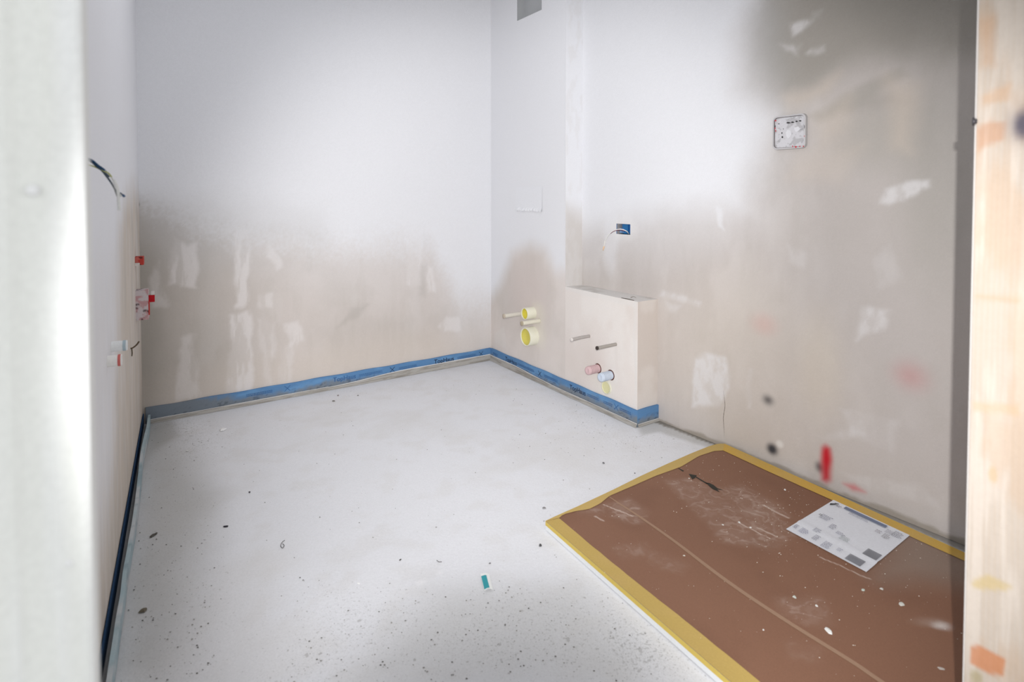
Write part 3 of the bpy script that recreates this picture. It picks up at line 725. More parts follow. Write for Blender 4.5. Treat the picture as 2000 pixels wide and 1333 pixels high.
mb = MB(); tube(mb, pts2, .0013, 8, tuple(srgb(120, 62, 88))); mb.build('wire', M_paint, cab, smooth=True)
mb = MB(); tube(mb, smooth_path([rp(1182, 470, .06), rp(1180, 480, .058), rp(1179, 484, .058)], 5), .0034, 10, tuple(srgb(224, 222, 218))); mb.build('connector', M_paint, cab, smooth=True)
mb = MB(); tube(mb, smooth_path([rp(1180, 481, .058), rp(1178.5, 486, .058), rp(1178, 490, .057)], 5), [.003, .0042, .0046, .0048, .0046, .004, .0036, .0036, .003, .002, .001], 10, tuple(srgb(226, 196, 164))); mb.build('cable_end', M_paint, cab, smooth=True)

# ------------------------------------------------------------------ plaster-smeared control box on the right wall
c0 = right.px(1513, 230); c1 = right.px(1577, 288)
sc_, zc_ = (c0[0]+c1[0])/2, (c0[1]+c1[1])/2; hw = abs(c1[0]-c0[0])/2; hh_ = abs(c1[1]-c0[1])/2+.003
t = empty('control_box', 'rounded square plaster-smeared installation box with red specks, high on the right wall', 'wall box')
def rring(mb, w0, h0, r0, o0, w1, h1, r1, o1, col, n=8):
    V = []
    for (w_, h_, r_, o_) in ((w0, h0, r0, o0), (w1, h1, r1, o1)):
        for cx, cz, st in ((w_-r_, h_-r_, 0), (-(w_-r_), h_-r_, 90), (-(w_-r_), -(h_-r_), 180), (w_-r_, -(h_-r_), 270)):
            for k in range(n):
                an = math.radians(st+90*k/(n-1)); V.append(right.at(sc_+cx+r_*math.cos(an), zc_+cz+r_*math.sin(an), o_))
    m = 4*n; mb.add(V, [(i, (i+1) % m, m+(i+1) % m, m+i) for i in range(m)], col)
g1 = tuple(srgb(186, 184, 184)); mb = MB()
rring(mb, hw, hh_, .018, 0, hw*.985, hh_*.985, .018, .014, g1); rring(mb, hw*.985, hh_*.985, .018, .014, hw*.90, hh_*.90, .014, .016, tuple(srgb(200, 198, 200)))
rring(mb, hw*.90, hh_*.90, .014, .016, hw*.87, hh_*.87, .013, .010, tuple(srgb(128, 124, 124)))
mb.build('rim', M_paint, t)
def pface(S, Z):
    p = Paint(S, Z, srgb(212, 211, 215), right.px, .004, 40); n = fbm(S, Z, 50, 4, 3); p.mix(srgb(168, 166, 168), sst(.52, .66, n)*.6)
    n = fbm(S, Z, 80, 3, 8); p.mix(srgb(70, 66, 68), sst(.66, .72, n)*.3); return p.c
mb = MB(); mb.grid(wgrid(right, .0105), np.linspace(sc_-hw*.88, sc_+hw*.88, 44), np.linspace(zc_-hh_*.88, zc_+hh_*.88, 44), pface); mb.build('face_plate', M_paint, t)
def blot(par, name, rects, col, off):
    rnd = random.Random(len(rects))
    for (u, v, du, dv) in rects:
        k = 7; V = []; mb = MB()
        for i in range(k):
            an = 2*math.pi*i/k; a, z = right.px(u+du*math.cos(an)*rnd.uniform(.6, 1.1), v+dv*math.sin(an)*rnd.uniform(.6, 1.1), off); V.append(right.at(a, z, off))
        mb.add(V, [tuple(range(k))[::-1]], tuple(srgb(*col))); mb.build(name, M_paint, par)
blot(t, 'dark_smudge', [(1540, 240, 5, 1.5), (1548, 239, 4, 1.6), (1556, 237, 3.5, 1.5), (1563, 236, 3, 1.8), (1528, 268, 2.2, 2.5), (1527, 260, 1.5, 2), (1530, 252, 1, 1.4), (1571, 248, .8, 5), (1514, 247, 1, 3), (1521, 242, 2, .8)], (52, 50, 52), .0175)
blot(t, 'red_speck', [(1515, 236, 2.4, 1.6), (1514, 251, 1.6, 2), (1515, 256, 1.5, 1.6), (1548, 286, 1, 2.4), (1554, 287, 3, 2), (1562, 286, 1.6, 1.6), (1569, 286, 2, 1.4), (1571, 266, .8, 1.6)], (196, 62, 72), .0175)
blot(t, 'plaster_crumb', [(1523, 238, 1.4, 1.2), (1521, 244, 1.6, 1.4), (1519, 253, 1.2, 1.2), (1540, 262, 8, 10), (1556, 252, 7, 6)], (226, 226, 230), .0115)

# ------------------------------------------------------------------ fittings on the left wall
def lbox(u, v0, v1, ut, wd, label, name, cat, col):
    """box standing out of the left wall; its near side face spans u..ut"""
    a, z0 = left.px(u, v1); _, z1 = left.px(u, v0); L_ = left.reach(a, (z0+z1)/2, ut)
    return a, z0, z1, L_
# near the corner the left wall is seen almost edge-on, so the boxes show the side that faces the door
def lw_at_y(y): return (B[1]-y)/(-left.d[1])
def left_box(y, u_t, v0, v1, wd, label, name, cat, col, specks=(), tab=None):
    s0 = lw_at_y(y); P = left.at(s0, H)
    uu0 = proj(P)[0]; dpt = P[1]; L_ = left.reach(s0, 1.0, u_t)
    zt = H-(v0-YC+F*math.tan(PITCH))*dpt/F; zb = H-(v1-YC+F*math.tan(PITCH))*dpt/F
    t = empty(name, label, cat)
    mb = MB(); V = []
    def pc(S, Z):
        p = Paint(S, Z, srgb(*col[0]), left.px, .004, 40); n = fbm(S, Z, 45, 4, 3); p.mix(srgb(*col[1]), sst(.48, .6, n)*.8)
        n = fbm(S, Z, 60, 3, 9); p.mix(srgb(60, 40, 42), sst(.62, .70, n)*.8); return p.c
    mb.grid(lambda S, Z: left.P+s0*left.d+S[:, None]*left.n+Z[:, None]*np.array([0, 0, 1.]), np.linspace(0, L_, 20), np.linspace(zb, zt, 28), pc, flip=True)
    mb.grid(lambda S, Z: left.P+(s0-S)[:, None]*left.d+L_*left.n+Z[:, None]*np.array([0, 0, 1.]), np.linspace(0, wd, 10), np.linspace(zb, zt, 28), pc)
    mb.grid(lambda S, Z: left.P+(s0-S)[:, None]*left.d+Z[:, None]*left.n+np.array([0, 0, zt]), np.linspace(0, wd, 10), np.linspace(0, L_, 10), pc)
    mb.grid(lambda S, Z: left.P+(s0-S)[:, None]*left.d+Z[:, None]*left.n+np.array([0, 0, zb]), np.linspace(0, wd, 10), np.linspace(0, L_, 10), pc, flip=True)
    mb.build('box_shell', M_paint, t)
    return t, s0, L_, zb, zt
t, s0, L_, zb, zt = left_box(2.42, 287, 570, 628, .07, 'white and red-smeared junction box low beside the left corner', 'junction_box', 'junction box', ((206, 196, 198), (190, 140, 142)))
mb = MB(); mb.box(left.at(s0-.03, zt-.055, L_+.0005), left.d*.012, left.n*.022, (0, 0, .03), tuple(srgb(186, 24, 34))); mb.build('red_clip', M_paint, t)
mb = MB(); mb.box(left.at(s0-.001, zb+.02, L_), left.d*.002, left.n*.005, (0, 0, .06), tuple(srgb(190, 60, 56))); mb.build('red_edge', M_paint, t)
mb = MB(); mb.box(left.at(s0-.03, zt-.024, L_+.010), left.d*.012, left.n*.012, (0, 0, .016), tuple(srgb(220, 216, 212))); mb.build('plaster_lump', M_paint, t)
t, s0, L_, zb, zt = left_box(2.42, 279, 503, 519, .05, 'small red lidded junction box above the white one near the left corner', 'junction_box', 'junction box', ((186, 66, 58), (196, 110, 100)))
mb = MB(); mb.box(left.at(s0+.001, zb-.002, 0), left.d*.003, left.n*L_*.55, (0, 0, .012), tuple(srgb(214, 208, 204))); mb.build('plaster_lump', M_paint, t)
def left_stub(y, u_t, vc, hpx, label, name, cat, col, endc):
    s0 = lw_at_y(y); P = left.at(s0, H); L_ = left.reach(s0, .9, u_t); z = H-(vc-YC+F*math.tan(PITCH))*P[1]/F; r = hpx/2*P[1]/F
    t = empty(name, label, cat)
    def jit(seed, col):
        mb = MB(); lathe(mb, left.at(s0, z, -.003), left.n, [(0, r*1.05), (L_*.2, r), (L_*.5, r*1.04), (L_*.8, r*.98), (L_+.003, r), (L_+.003, r*.8), (L_-.004, r*.75), (L_-.005, .0002)], 18, tuple(srgb(*col))); return mb
    jit(1, col).build('sleeve', M_paint, t, smooth=True)
    mb = MB(); lathe(mb, left.at(s0, z, L_*.72), left.n, [(0, r*1.03), (L_*.12, r*1.06), (L_*.2, r*1.04)], 18, tuple(srgb(*endc))); mb.build('coloured_ring', M_paint, t, smooth=True)
    return t
left_stub(1.585, 246, 680, 20, 'white and blue-grey capped pipe stub, upper of two on the left wall', 'pipe_stub', 'pipe', (236, 238, 238), (176, 192, 200))
left_stub(1.50, 235, 709, 22, 'white capped pipe stub with red marks, lower of two on the left wall', 'pipe_stub', 'pipe', (240, 238, 234), (206, 110, 104))
s0 = lw_at_y(2.15); mb = MB()
zz = H-(677-YC+F*math.tan(PITCH))*2.15/F
tube(mb, smooth_path([left.at(s0, zz-.012, 0), left.at(s0, zz-.010, .008), left.at(s0, zz, .020), left.at(s0, zz+.012, .028)], 4), .0028, 8, tuple(srgb(96, 82, 66)))
tube(mb, smooth_path([left.at(s0, zz-.010, .004), left.at(s0, zz-.03, .005), left.at(s0, zz-.042, .004)], 4), .002, 8, tuple(srgb(86, 76, 60)))
tag(mb.build('wall_hook', M_paint), 'small dark bent metal hook low on the left wall by the corner', 'hook')

# cables hanging out of the left wall
cb = empty('cable_bundle', 'bundle of loose blue, green-yellow and white wires from the left wall', 'cable')
def pp(u, v, y): d = ray(u, v); k = y/d[1]; return np.array([0, 0, H])+d*k
def wire(name, pts, r, col, m=M_paint):
    mb = MB(); tube(mb, smooth_path(pts, 6), r, 9, tuple(srgb(*col))); return mb.build(name, m, cb, smooth=True)
yb = 1.13
st = left.at(lw_at_y(1.05), pp(150, 304, 1.05)[2], 0)
st2 = left.at(lw_at_y(1.05), pp(150, 316, 1.05)[2], 0)
wire('blue_wire', [st, pp(166, 308, 1.10), pp(180, 314, yb), pp(192, 324, yb), pp(203, 332, yb), pp(214, 345, yb+.01)], .0022, (44, 76, 108))
wire('blue_wire', [st, pp(168, 312, 1.10), pp(178, 316, yb), pp(190, 327, yb), pp(199, 334, yb), pp(216, 356, yb+.01), pp(226, 372, yb+.01), pp(236, 378, yb+.02), pp(243, 384, yb+.02)], .0014, (70, 84, 98))
wire('earth_wire', [st2, pp(168, 321, 1.10), pp(185, 326, yb), pp(200, 333, yb), pp(211, 338, yb), pp(218, 346, yb)], .0014, (176, 178, 110))
wire('white_wire', [pp(205, 334, yb), pp(217, 346, yb), pp(224, 360, yb), pp(230, 375, yb), pp(237, 384, yb)], .0012, (206, 206, 200))
wire('white_wire', [pp(203, 336, yb+.01), pp(213, 350, yb+.01), pp(221, 362, yb+.01), pp(226, 376, yb), pp(230, 386, yb)], .0013, (150, 152, 150))
wire('cable_sheath', [pp(222, 352, yb), pp(228, 364, yb), pp(231, 378, yb), pp(231.5, 392, yb), pp(233, 411, yb)], .0028, (228, 228, 224))
wire('wire_tip', [pp(240, 381, yb+.02), pp(243, 384.5, yb+.02)], .0024, (70, 92, 122))

# ------------------------------------------------------------------ flat package on the floor
ZT = .030
out_px = [(1066, 1019), (1085, 1010), (1130, 990), (1200, 957), (1250, 932), (1300, 909), (1350, 887), (1385, 873), (1402, 868), (1415, 868)]
end_edge = [fl(u, v, ZT)[:2] for u, v in out_px]
P1 = np.array(end_edge[0]); P2 = np.array(end_edge[-1])
rdir = fl(1427, 1333, ZT)[:2]-P1; rdir /= np.linalg.norm(rdir)
rr_ = fl(1780, 1034, ZT)[:2]-P2; rr_ /= np.linalg.norm(rr_)
front_s = np.dot(FR[:2]-P1, DR[:2])
P4 = P1+rdir*(front_s-.06)/np.dot(rdir, DR[:2]); P3 = P2+rr_*(front_s-.06-np.dot(P2-P1, DR[:2]))/np.dot(rr_, DR[:2])
# keep the long side just clear of the wall
outline = [*end_edge, P3, P4]
pk = empty('flat_package', 'large flat brown cardboard package edged with yellow tape lying on the floor', 'package')
def slab(ol, z0, z1, col, name, m, par):
    n = len(ol); V = [(p_[0], p_[1], z0) for p_ in ol]+[(p_[0], p_[1], z1) for p_ in ol]
    mb = MB(); mb.add(V, [tuple(range(n)), tuple(range(2*n-1, n-1, -1))]+[(i, n+i, n+(i+1) % n, (i+1) % n) for i in range(n)], tuple(srgb(*col)))
    return mb.build(name, m, par)
slab(outline, .0015, ZT-.0006, (232, 234, 236), 'foam_tray', M_paint, pk)
def card_paint(S, Z):
    conv = lambda u, v: tuple(fl(u, v, ZT)[:2])
    p = Paint(S, Z, srgb(136, 99, 79), conv, .008, 18)
    n = fbm(S, Z, 3, 4, 70); p.mix(srgb(126, 90, 71), sst(.45, .7, n)*.6)
    D = srgb(196, 176, 164)
    sw = sst(.86, .97, 1-np.abs(2*fbm(S+.04*fbm(S, Z, 20, 2, 77), Z+.04*fbm(S, Z, 20, 2, 78), 30, 2, 71)-1))*.8+.25*sst(.5, .6, fbm(S, Z, 60, 2, 74))
    for q, a in (([(1300, 940), (1360, 935), (1440, 990), (1500, 1000), (1560, 1040), (1500, 1075), (1420, 1060), (1370, 1010)], .75), ([(1400, 955), (1450, 950), (1520, 985), (1540, 1010), (1470, 1010)], .85),
                 ([(1195, 985), (1225, 975), (1262, 1000), (1258, 1018), (1235, 1022), (1195, 1008)], .95),
                 ([(1200, 1070), (1260, 1062), (1270, 1085), (1220, 1090)], .45), ([(1275, 1080), (1340, 1100), (1330, 1120), (1270, 1100)], .45),
                 ([(1515, 1170), (1600, 1170), (1620, 1215), (1590, 1225), (1530, 1200)], .75), ([(1130, 990), (1190, 985), (1170, 1005), (1135, 1003)], .6),
                 ([(1540, 1255), (1600, 1265), (1590, 1290), (1545, 1280)], .3), ([(1400, 1030), (1460, 1040), (1450, 1065), (1400, 1055)], .5)):
        p.mix(D, p.poly(q, .02)*a*sw*.40); p.mix(D, p.poly(q, .03)*a*.13)
    for (x0, y0, x1, y1, wd_) in ((1490, 988, 1540, 1013, 1.6), (1480, 1030, 1516, 1048, 1.1), (1235, 1010, 1180, 985, 1.0), (1600, 1090, 1700, 1130, .8), (1440, 1020, 1500, 1050, .8), (1160, 1008, 1178, 1018, 1.2)):
        a_ = np.array(conv(x0, y0)); b_ = np.array(conv(x1, y1)); e = b_-a_; tt = np.clip(((p.S-a_[0])*e[0]+(p.Z-a_[1])*e[1])/(e@e), 0, 1)
        dd = np.hypot(p.S-a_[0]-tt*e[0], p.Z-a_[1]-tt*e[1]); p.mix(srgb(214, 196, 184), (1-sst(.0006*wd_, .004*wd_, dd))*.7)
    # grey spray dust on the part near the wall and a powder smear
    p.mix(srgb(150, 140, 130), p.poly([(1740, 1040), (1790, 1035), (1900, 1090), (1960, 1130), (1900, 1150), (1800, 1130), (1720, 1130)], .09)*.55)
    p.mix(srgb(226, 220, 216), p.ell(1838, 1224, 14, 7, 1, 0)*.7)
    p.mix(srgb(190, 172, 160), p.ell(1818, 1217, 26, 8, 1, 0)*.3)
    return p.c
# cardboard sheet as a fine grid over the slab (bilinear between the four sides)
ne = 230; nl = 260
tt_ = np.linspace(0, 1, ne)
ee = np.array(end_edge); dd_ = np.concatenate([[0], np.cumsum(np.hypot(*np.diff(ee, axis=0).T))]); dd_ /= dd_[-1]
def sheet_xy(a, b):     # a across 0..1, b along 0..1
    ex = np.interp(a, dd_, ee[:, 0]); ey = np.interp(a, dd_, ee[:, 1])
    fx = P4[0]+(P3[0]-P4[0])*a; fy = P4[1]+(P3[1]-P4[1])*a
    return ex*(1-b)+fx*b, ey*(1-b)+fy*b
mb = MB(); Aa, Bb = np.meshgrid(tt_, np.linspace(0, 1, nl), indexing='ij'); X_, Y_ = sheet_xy(Aa.ravel(), Bb.ravel())
X0 = ee.mean(0); V = np.stack([X_, Y_, 0*X_+ZT], 1); col = card_paint(X_, Y_)
Fc = [(i*nl+j, i*nl+j+1, (i+1)*nl+j+1, (i+1)*nl+j) for i in range(ne-1) for j in range(nl-1)]
mb.add(V, Fc, col); cs = mb.build('cardboard_sheet', M_card, pk)
# yellow tape
YE = (192, 164, 96)
def tape(inner, outer, name, drop=.010, nrm=None, col=YE, sidecol=(214, 188, 98), zt=ZT+.0008):
    n = len(inner); mb = MB()
    V = [(p_[0], p_[1], zt) for p_ in inner]+[(p_[0], p_[1], zt) for p_ in outer]
    c1 = np.tile(srgb(*col), (2*n, 1)); S = np.array([v[0] for v in V]); Z = np.array([v[1] for v in V])
    k = sst(.45, .7, fbm(S, Z, 9, 4, 30))[:, None]; c1 = c1*(1-.5*k)+srgb(196, 166, 108)*.5*k
    mb.add(V, [(i, i+1, n+i+1, n+i) for i in range(n-1)], c1)
    d = [np.array(nrm)*.0012]*n
    V = [(p_[0]+d[0][0], p_[1]+d[0][1], zt) for p_ in outer]+[(p_[0]+d[0][0], p_[1]+d[0][1], zt-drop) for p_ in outer]
    mb.add(V, [(i, i+1, n+i+1, n+i) for i in range(n-1)], tuple(srgb(*sidecol)))
    o = mb.build(name, M_paint, pk)
    return o
def dens(pts, n=20):
    pts = np.array(pts); d = np.concatenate([[0], np.cumsum(np.hypot(*np.diff(pts, axis=0).T))]); q = np.linspace(0, d[-1], n)
    return np.stack([np.interp(q, d, pts[:, 0]), np.interp(q, d, pts[:, 1])], 1)
nl_ = np.array([-rdir[1], rdir[0]]); nl_ = nl_ if np.dot(nl_, P2-P1) < 0 else -nl_
rs = random.Random(3)
inner_l = [fl(*q, ZT)[:2] for q in ((1092, 1013), (1150, 1062), (1230, 1128), (1330, 1207), (1485, 1333))]; inner_l.append(inner_l[-1]+rdir*.42)
outer_l = [P1, P4]
il = dens(inner_l, 40)+np.array([[rs.uniform(-.0006, .0006)]*2 for _ in range(40)]); ol = dens(outer_l, 40)
tape(il, ol, 'yellow_tape', .0135, nl_)
inner_e = [fl(*q, ZT)[:2] for q in ((1092, 1013), (1100, 1006), (1127, 999), (1150, 996), (1172, 985), (1190, 970), (1230, 953), (1280, 931), (1330, 913), (1365, 892), (1395, 882), (1412, 881))]
ie = dens(inner_e, 50)+np.array([[rs.uniform(-.001, .001)]*2 for _ in range(50)])
te = tape(ie, dens(end_edge, 50), 'yellow_tape', .008, -DR[:2], col=(196, 168, 104), zt=ZT+.0014)
inner_r = [fl(*q, ZT)[:2] for q in ((1412, 881), (1500, 922), (1620, 976), (1700, 1012), (1790, 1055))]; inner_r.append(P3-(P3-P4)/np.linalg.norm(P3-P4)*.04)
tape(dens(inner_r, 40), dens([P2, P3], 40), 'yellow_tape', .010, -nl_, col=(206, 168, 84), zt=ZT+.0018)
# pale seam tape
seam = [fl(*q, ZT)[:2] for q in ((1190, 971), (1215, 988), (1255, 1014), (1320, 1060), (1420, 1136), (1530, 1210), (1660, 1291), (1722, 1333))]; seam.append(seam[-1]+rdir*.3)
sm = np.array([np.array(p_)[:2] for p_ in smooth_path([np.append(p_, 0) for p_ in seam], 6)])
n = len(sm); wv = np.interp(np.arange(n), [0, 8, 24, n], [.002, .0042, .0065, .006]); nn = np.array([-rdir[1], rdir[0]])
mb = MB(); mb.add([(*(sm[i]+nn*wv[i]), ZT+.0006) for i in range(n)]+[(*(sm[i]-nn*wv[i]), ZT+.0006) for i in range(n)], [(i, i+1, n+i+1, n+i) for i in range(n-1)], tuple(srgb(160, 130, 108)))
mb.build('seam_tape', M_paint, pk)
# printed arrow
def flatpoly(polys, z, col, name, par, m=M_paint):
    mb = MB()
    for P_ in polys: V = [fl(u, v, z) for u, v in P_]; mb.add(V, [tuple(range(len(V)))], tuple(srgb(*col)))
    return mb.build(name, m, par)
flatpoly([[(1345, 926), (1361, 929), (1358, 934), (1352, 937)], [(1357, 932), (1359, 931), (1383, 945), (1380, 946)],
          [(1378, 943), (1386, 944), (1394, 948), (1401, 954), (1413, 958), (1401, 956.5), (1406, 962), (1392, 956), (1386, 951)],
          [(1324, 915), (1326, 915), (1336, 920), (1334, 922)]], ZT+.0009, (58, 56, 50), 'printed_arrow', pk)

# ------------------------------------------------------------------ paper label on the package
pap = empty('paper_sheet', 'white printed delivery note lying on the brown package by the wall', 'paper')
ZP = ZT+.0022
pc = [fl(*q, ZP) for q in ((1628, 977), (1535, 1034), (1692, 1118), (1777, 1046))]
def pq(a, b, dz=0): q = pc[0]*(1-a)*(1-b)+pc[1]*a*(1-b)+pc[2]*a*b+pc[3]*(1-a)*b; return q+np.array([0, 0, dz])   # a: away from wall, b: along
mb = MB(); na, nb = 24, 12; V = []
for i in range(na+1):
    for j in range(nb+1):
        a_, b_ = i/na, j/nb; fold = .0022*math.exp(-((a_-.745)/.03)**2)
        V.append(pq(a_, b_, fold))
mb.add(V, [(i*(nb+1)+j, i*(nb+1)+j+1, (i+1)*(nb+1)+j+1, (i+1)*(nb+1)+j) for i in range(na) for j in range(nb)], tuple(srgb(222, 224, 230)))
mb.build('sheet', M_paint, pap, smooth=True)
def prect(mb, a0, a1, b0, b1, col, dz=.0028): mb.add([pq(a0, b0, dz), pq(a1, b0, dz), pq(a1, b1, dz), pq(a0, b1, dz)], [(0, 1, 2, 3)], tuple(srgb(*col)))
mb = MB(); prect(mb, .035, .095, .20, .75, (120, 128, 150)); mb.build('header_bar', M_paint, pap)
for (a0, a1, b0, b1) in ((.62, .76, .82, .98), (.86, .985, .74, .92)):
    mb = MB(); n = 9
    for i in range(n): s_ = a0+(a1-a0)*i/n; prect(mb, s_, s_+(a1-a0)/n*.62, b0, b1, (92, 92, 100))
    mb.build('barcode', M_paint, pap)
mb = MB(); rnd = random.Random(9)
def tl(a0, b0, n, ln, col=(130, 130, 146), gap=.022, h=.010):
    for i in range(n):
        b = b0
        while b < b0+ln*rnd.uniform(.7, 1): wv = rnd.uniform(.006, .02); prect(mb, a0+i*gap, a0+i*gap+h, b, b+wv, col); b += wv+.006
tl(.06, .06, 1, .06, (40, 40, 44), h=.012); tl(.085, .10, 2, .07, (90, 80, 96)); tl(.10, .30, 3, .3, (166, 168, 182))
tl(.42, .08, 2, .05, (80, 80, 90)); tl(.40, .11, 5, .14, (140, 140, 156)); tl(.50, .30, 5, .07); tl(.58, .42, 3, .1, (150, 150, 166)); tl(.62, .5, 4, .12, (160, 168, 168))
tl(.84, .03, 4, .05, (110, 110, 130)); tl(.84, .12, 5, .10, (150, 150, 172)); tl(.72, .22, 4, .08); tl(.84, .30, 5, .07); tl(.86, .44, 6, .11, (140, 140, 158)); tl(.86, .6, 3, .05, (160, 160, 176))
tl(.06, .86, 6, .1, (140, 138, 148)); tl(.20, .80, 5, .08, (150, 146, 150)); tl(.20, .70, 3, .07, (140, 130, 140)); tl(.10, .78, 4, .1, (166, 164, 172))
tag(mb.build('printed_text', M_paint, pap), kind='stuff')
mb = MB()
mb.add([pq(.12, .030, .0028), pq(.16, .045, .0028), pq(.10, .085, .0028), (pq(.03, .105, .0028)), pq(.085, .065, .0028)], [(0, 1, 2, 3, 4)], tuple(srgb(44, 44, 48)))
mb.build('logo_mark', M_paint, pap)

# ------------------------------------------------------------------ crumbs and litter
def chip(P, r, col, name, label, cat, seed, flat=.45, el=1.0, parent=None):
    rnd = random.Random(seed); mb = MB(); k = 8; rot = rnd.uniform(0, 3.1)
    ring = [(math.cos(2*math.pi*i/k+rnd.uniform(-.2, .2))*rnd.uniform(.65, 1.15)*el, math.sin(2*math.pi*i/k)*rnd.uniform(.65, 1.15)) for i in range(k)]
    ring = [(x*math.cos(rot)-y*math.sin(rot), x*math.sin(rot)+y*math.cos(rot)) for x, y in ring]
    V = [(P[0]+x*r, P[1]+y*r, P[2]) for x, y in ring]+[(P[0]+x*r*.75, P[1]+y*r*.75, P[2]+r*flat*rnd.uniform(.6, 1)) for x, y in ring]+[(P[0], P[1], P[2]+r*flat*1.05)]
    mb.add(V, [tuple(range(k))[::-1]]+[(i, (i+1) % k, k+(i+1) % k, k+i) for i in range(k)]+[(k+i, k+(i+1) % k, 2*k) for i in range(k)], tuple(srgb(*col)))
    o = mb.build(name, M_paint, parent)
    if label: tag(o, label, cat)
    return o
CW = (230, 230, 226)
ZC = ZT+.0004
for i, (u, v, r, col, lab, el) in enumerate((
        (1618, 1233, .0075, CW, 'largest white plaster chip on the package, near its pale seam', 1.6), (1552, 1167, .0055, (206, 212, 204), 'upright pale chip on the package in the middle of its brown sheet', 1.1),
        (1595, 1184, .0040, CW, 'small white chip on the package between the two largest chips', 1.2), (1760, 1181, .0075, (214, 214, 206), 'large pale chip on the package nearest the right-hand dust smear', 1.1),
        (1686, 1153, .0046, (196, 206, 196), 'greenish pale chip on the package below the delivery note', 1.3), (1722, 1151, .0044, (206, 204, 198), 'pale chip on the package just right of the greenish chip', 1.3),
        (1533, 957, .0042, CW, 'white chip on the package close to the yellow tape by the wall', 1.6), (1444, 1021, .0040, CW, 'white crumb on the package beside the dust swirls, left one', 1.3),
        (1466, 1031, .0036, CW, 'white crumb on the package beside the dust swirls, right one', 1.2), (1412, 1026, .0030, CW, 'tiny white crumb on the package left of the swirl crumbs', 1.5),
        (1336, 1086, .0030, (214, 208, 196), 'pale crumb alone on the package, left of its seam', 1.2), (1491, 1231, .0026, CW, 'white crumb on the package left of the pale seam', 1.1),
        (1838, 1307, .0045, (190, 182, 174), 'pale crumb on the package at the lower right, in shade', 1.9), (1346, 935, .0026, CW, 'white crumb on the package under the arrow head', 1.2))):
    chip(fl(u, v, ZC), r, col, 'plaster_chip', lab, 'plaster chip', 10+i, el=el)
for i, (u, v, r, col, lab, el) in enumerate((
        (435, 840, .016, (232, 232, 232), 'white plaster lump on the floor near the left end of the back wall', 1.1), (366, 881, .006, (220, 220, 218), 'small white crumb on the floor left of the plaster lump', 1.1),
        (487, 962, .0042, (50, 44, 54), 'tiny black bit on the floor left of centre, farther one', 1.2), (441, 1029, .0052, (40, 38, 46), 'black oblong bit on the floor left of centre, nearer one', 2.0),
        (300, 1046, .0072, (88, 84, 78), 'dark grey crumb on the floor close to the left strip', 1.9), (280, 1193, .0085, (104, 96, 82), 'brown crumb on the floor close to the left strip, nearer the door', 1.5),
        (700, 1140, .0040, (236, 236, 236), 'round white crumb on the floor, left of the arched lens shadow', 1.2), (782, 1094, .0030, (70, 66, 66), 'tiny dark shred on the floor above the white crumb', 1.6),
        (1179, 905, .0058, (120, 120, 122), 'grey crumb on the floor beyond the package corner', 1.3), (1063, 993, .0055, (136, 134, 136), 'grey crumb on the floor beside the package corner', 1.5),
        (1055, 1066, .0048, (84, 84, 86), 'dark crumb on the floor under the package corner', 1.7), (1240, 925, .0030, (64, 62, 64), 'tiny dark crumb on the floor beside the taped end of the package', 1.1),
        (652, 784, .0075, (128, 124, 120), 'larger grey crumb on the floor near the back strip', 1.3), (660, 773, .0060, (150, 140, 140), 'brownish grey crumb beside the larger one near the back strip', 1.4),
        (699, 773, .0045, (120, 118, 118), 'single grey crumb on the floor right of the pair near the back strip', 1.1), (957, 1101, .0030, (120, 118, 122), 'tiny grey crumb on the floor above the teal wrapper', 1.4))):
    chip(fl(u, v, .0008), r, col, 'floor_crumb', lab, 'crumb', 40+i, el=el, flat=.5)
# countless fine crumbs
rnd = random.Random(77); mb = MB()
def tiny(mb, P, r, col):
    V = [(P[0]-r, P[1], P[2]), (P[0], P[1]-r*.8, P[2]), (P[0]+r*1.2, P[1], P[2]), (P[0], P[1]+r, P[2]), (P[0], P[1], P[2]+r*.7)]
    mb.add(V, [(0, 1, 4), (1, 2, 4), (2, 3, 4), (3, 0, 4)], col)
for i in range(520):
    a_, b_ = rnd.random(), rnd.random()**.8
    if rnd.random() < .55: a_ = min(.98, max(.3, rnd.gauss(.68, .15))); b_ = min(.97, max(.05, rnd.gauss(.45, .2)))
    x, y = sheet_xy(np.array([a_]), np.array([b_])); 
    tiny(mb, (x[0], y[0], ZT+.0002), rnd.choice((.0005, .0007, .0009, .0012, .0018)), tuple(srgb(224, 216, 204)))
tag(mb.build('fine_plaster_crumbs', M_paint), 'fine pale plaster crumbs scattered over the brown package', 'crumbs', kind='stuff')
mb = MB()
for i in range(900):
    k = rnd.random()
    if k < .35: u, v = rnd.uniform(560, 1280), rnd.uniform(1130, 1333)
    elif k < .65: u, v = rnd.uniform(230, 420), rnd.uniform(840, 1333)
    elif k < .8: u, v = rnd.uniform(1000, 1300), rnd.uniform(760, 900)
    else: u, v = rnd.uniform(300, 1200), rnd.uniform(720, 1200)
    P = fl(u, v, .0003); dd = P-B
    if np.dot(P-left.P, left.n) < .04 or np.dot(P-back.P, DR) < .03 or np.dot(P-shaft.P, -DW) < .03: continue
    if np.dot(P[:2]-P1, nl_) < .01 and np.dot(P[:2]-P1, rdir) > -.02: continue
    g_ = rnd.randint(70, 150); tiny(mb, P, rnd.choice((.0008, .001, .0013, .0018, .0025)), tuple(srgb(g_, g_-3, g_-8)))
tag(mb.build('floor_grit', M_paint), 'dark grit scattered over the dusty floor', 'grit', kind='stuff')
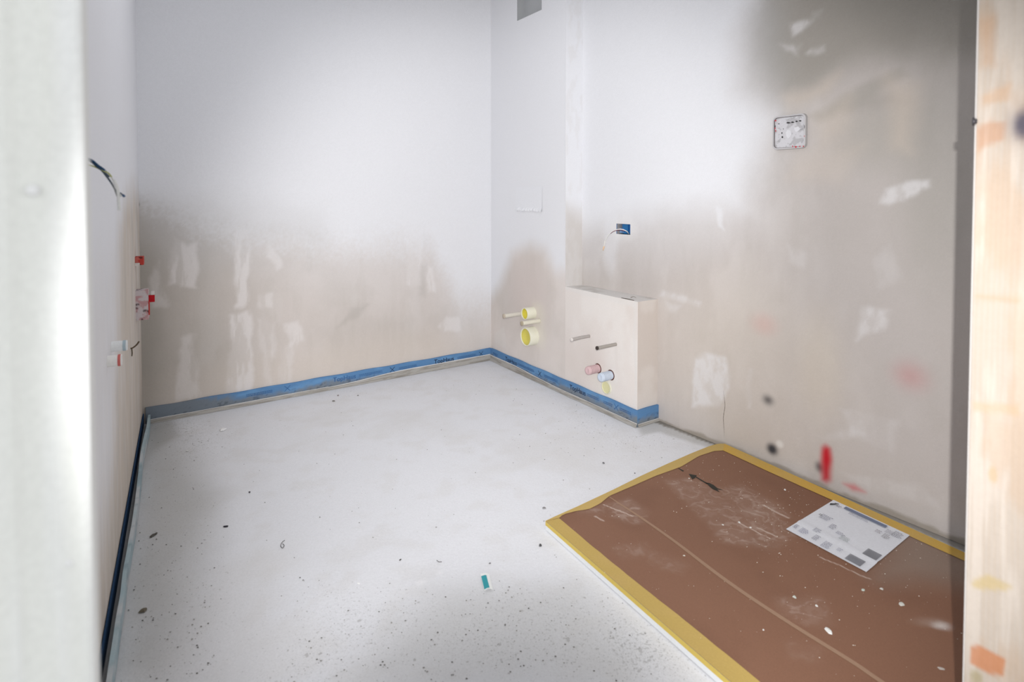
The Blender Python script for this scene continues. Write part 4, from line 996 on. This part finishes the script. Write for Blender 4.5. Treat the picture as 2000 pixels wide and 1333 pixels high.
# curled hair-like wire
mb = MB(); c_ = [fl(u, v, .002) for u, v in ((556, 1056), (551, 1060), (548, 1067), (552, 1071), (555, 1066), (552, 1063))]
tube(mb, smooth_path(c_, 6), .0009, 6, tuple(srgb(74, 72, 70))); tag(mb.build('wire_curl', M_paint), 'thin dark curl of wire on the floor left of centre', 'wire')
mb = MB(); c_ = [fl(u, v, .0016) for u, v in ((853, 1095), (857, 1098), (863, 1098))]
tube(mb, smooth_path(c_, 5), .0009, 6, tuple(srgb(96, 94, 94))); tag(mb.build('wire_shred', M_paint), 'tiny curved dark shred on the floor above the arched lens shadow', 'wire')

# teal and white wrapper
wr = empty('wrapper', 'small teal and white folded paper wrapper on the floor', 'wrapper')
wc = [fl(*q, .001) for q in ((938, 1123), (946, 1156), (963, 1154), (955, 1122))]   # far-left, near-left, near-right, far-right
def wq(a, b, dz=0): q = wc[0]*(1-a)*(1-b)+wc[1]*a*(1-b)+wc[2]*a*b+wc[3]*(1-a)*b; return q+np.array([0, 0, .0015+(.0025+.002*a)*math.sin(math.pi*b)+dz])
mb = MB(); V = []; cols = []
na, nb = 22, 16
for i in range(na+1):
    for j in range(nb+1):
        a_, b_ = i/na, j/nb; V.append(wq(a_, b_)); cols.append(srgb(238, 240, 238))
mb.add(V, [(i*(nb+1)+j, i*(nb+1)+j+1, (i+1)*(nb+1)+j+1, (i+1)*(nb+1)+j) for i in range(na) for j in range(nb)], np.array(cols))
mb.build('paper_sleeve', M_paint, wr, smooth=True)
mb = MB(); V = []
for i in range(17):
    for j in range(11): V.append(wq(.15+.79*i/16, .03+.60*j/10, .0006))
mb.add(V, [(i*11+j, i*11+j+1, (i+1)*11+j+1, (i+1)*11+j) for i in range(16) for j in range(10)], tuple(srgb(62, 158, 168)))
mb.build('teal_panel', M_paint, wr, smooth=True)

# ------------------------------------------------------------------ the photographer's camera and stand, behind the viewpoint
pcm = empty('photo_camera', 'black camera with raised flash on a tripod in the doorway, behind the view', 'camera')
blk = tuple(srgb(34, 34, 36)); Y1 = -.012
mb = MB(); lathe(mb, (0, -.092, H), (0, 1, 0), [(0, .030), (.02, .031), (.022, .0325), (.05, .0325), (.052, .031), (.092+Y1, .031), (.092+Y1, .026), (.06, .024), (.05, .0002)], 40, blk); mb.build('lens_barrel', M_paint, pcm, smooth=True)
mb = MB(); mb.box((-.062, -.135, H-.048), (.124, 0, 0), (0, .042, 0), (0, 0, .086), blk); mb.build('body', M_paint, pcm, bevel=.006)
mb = MB(); mb.box((-.022, -.125, H+.038), (.044, 0, 0), (0, .02, 0), (0, 0, .036), blk); mb.box((-.026, -.135, H+.074), (.052, 0, 0), (0, .035, 0), (0, 0, .026), blk); mb.build('flash_head', M_paint, pcm)
mb = MB(); tube(mb, [(0, -.112, H-.05), (0, -.112, H-.35)], .014, 12, blk); mb.build('centre_column', M_paint, pcm)
for k in range(3):
    an = math.radians(-90+120*k); mb = MB(); tube(mb, [(0, -.112, H-.33), (.30*math.cos(an), -.112+.30*math.sin(an), .0)], .011, 10, blk); mb.build('leg', M_paint, pcm)
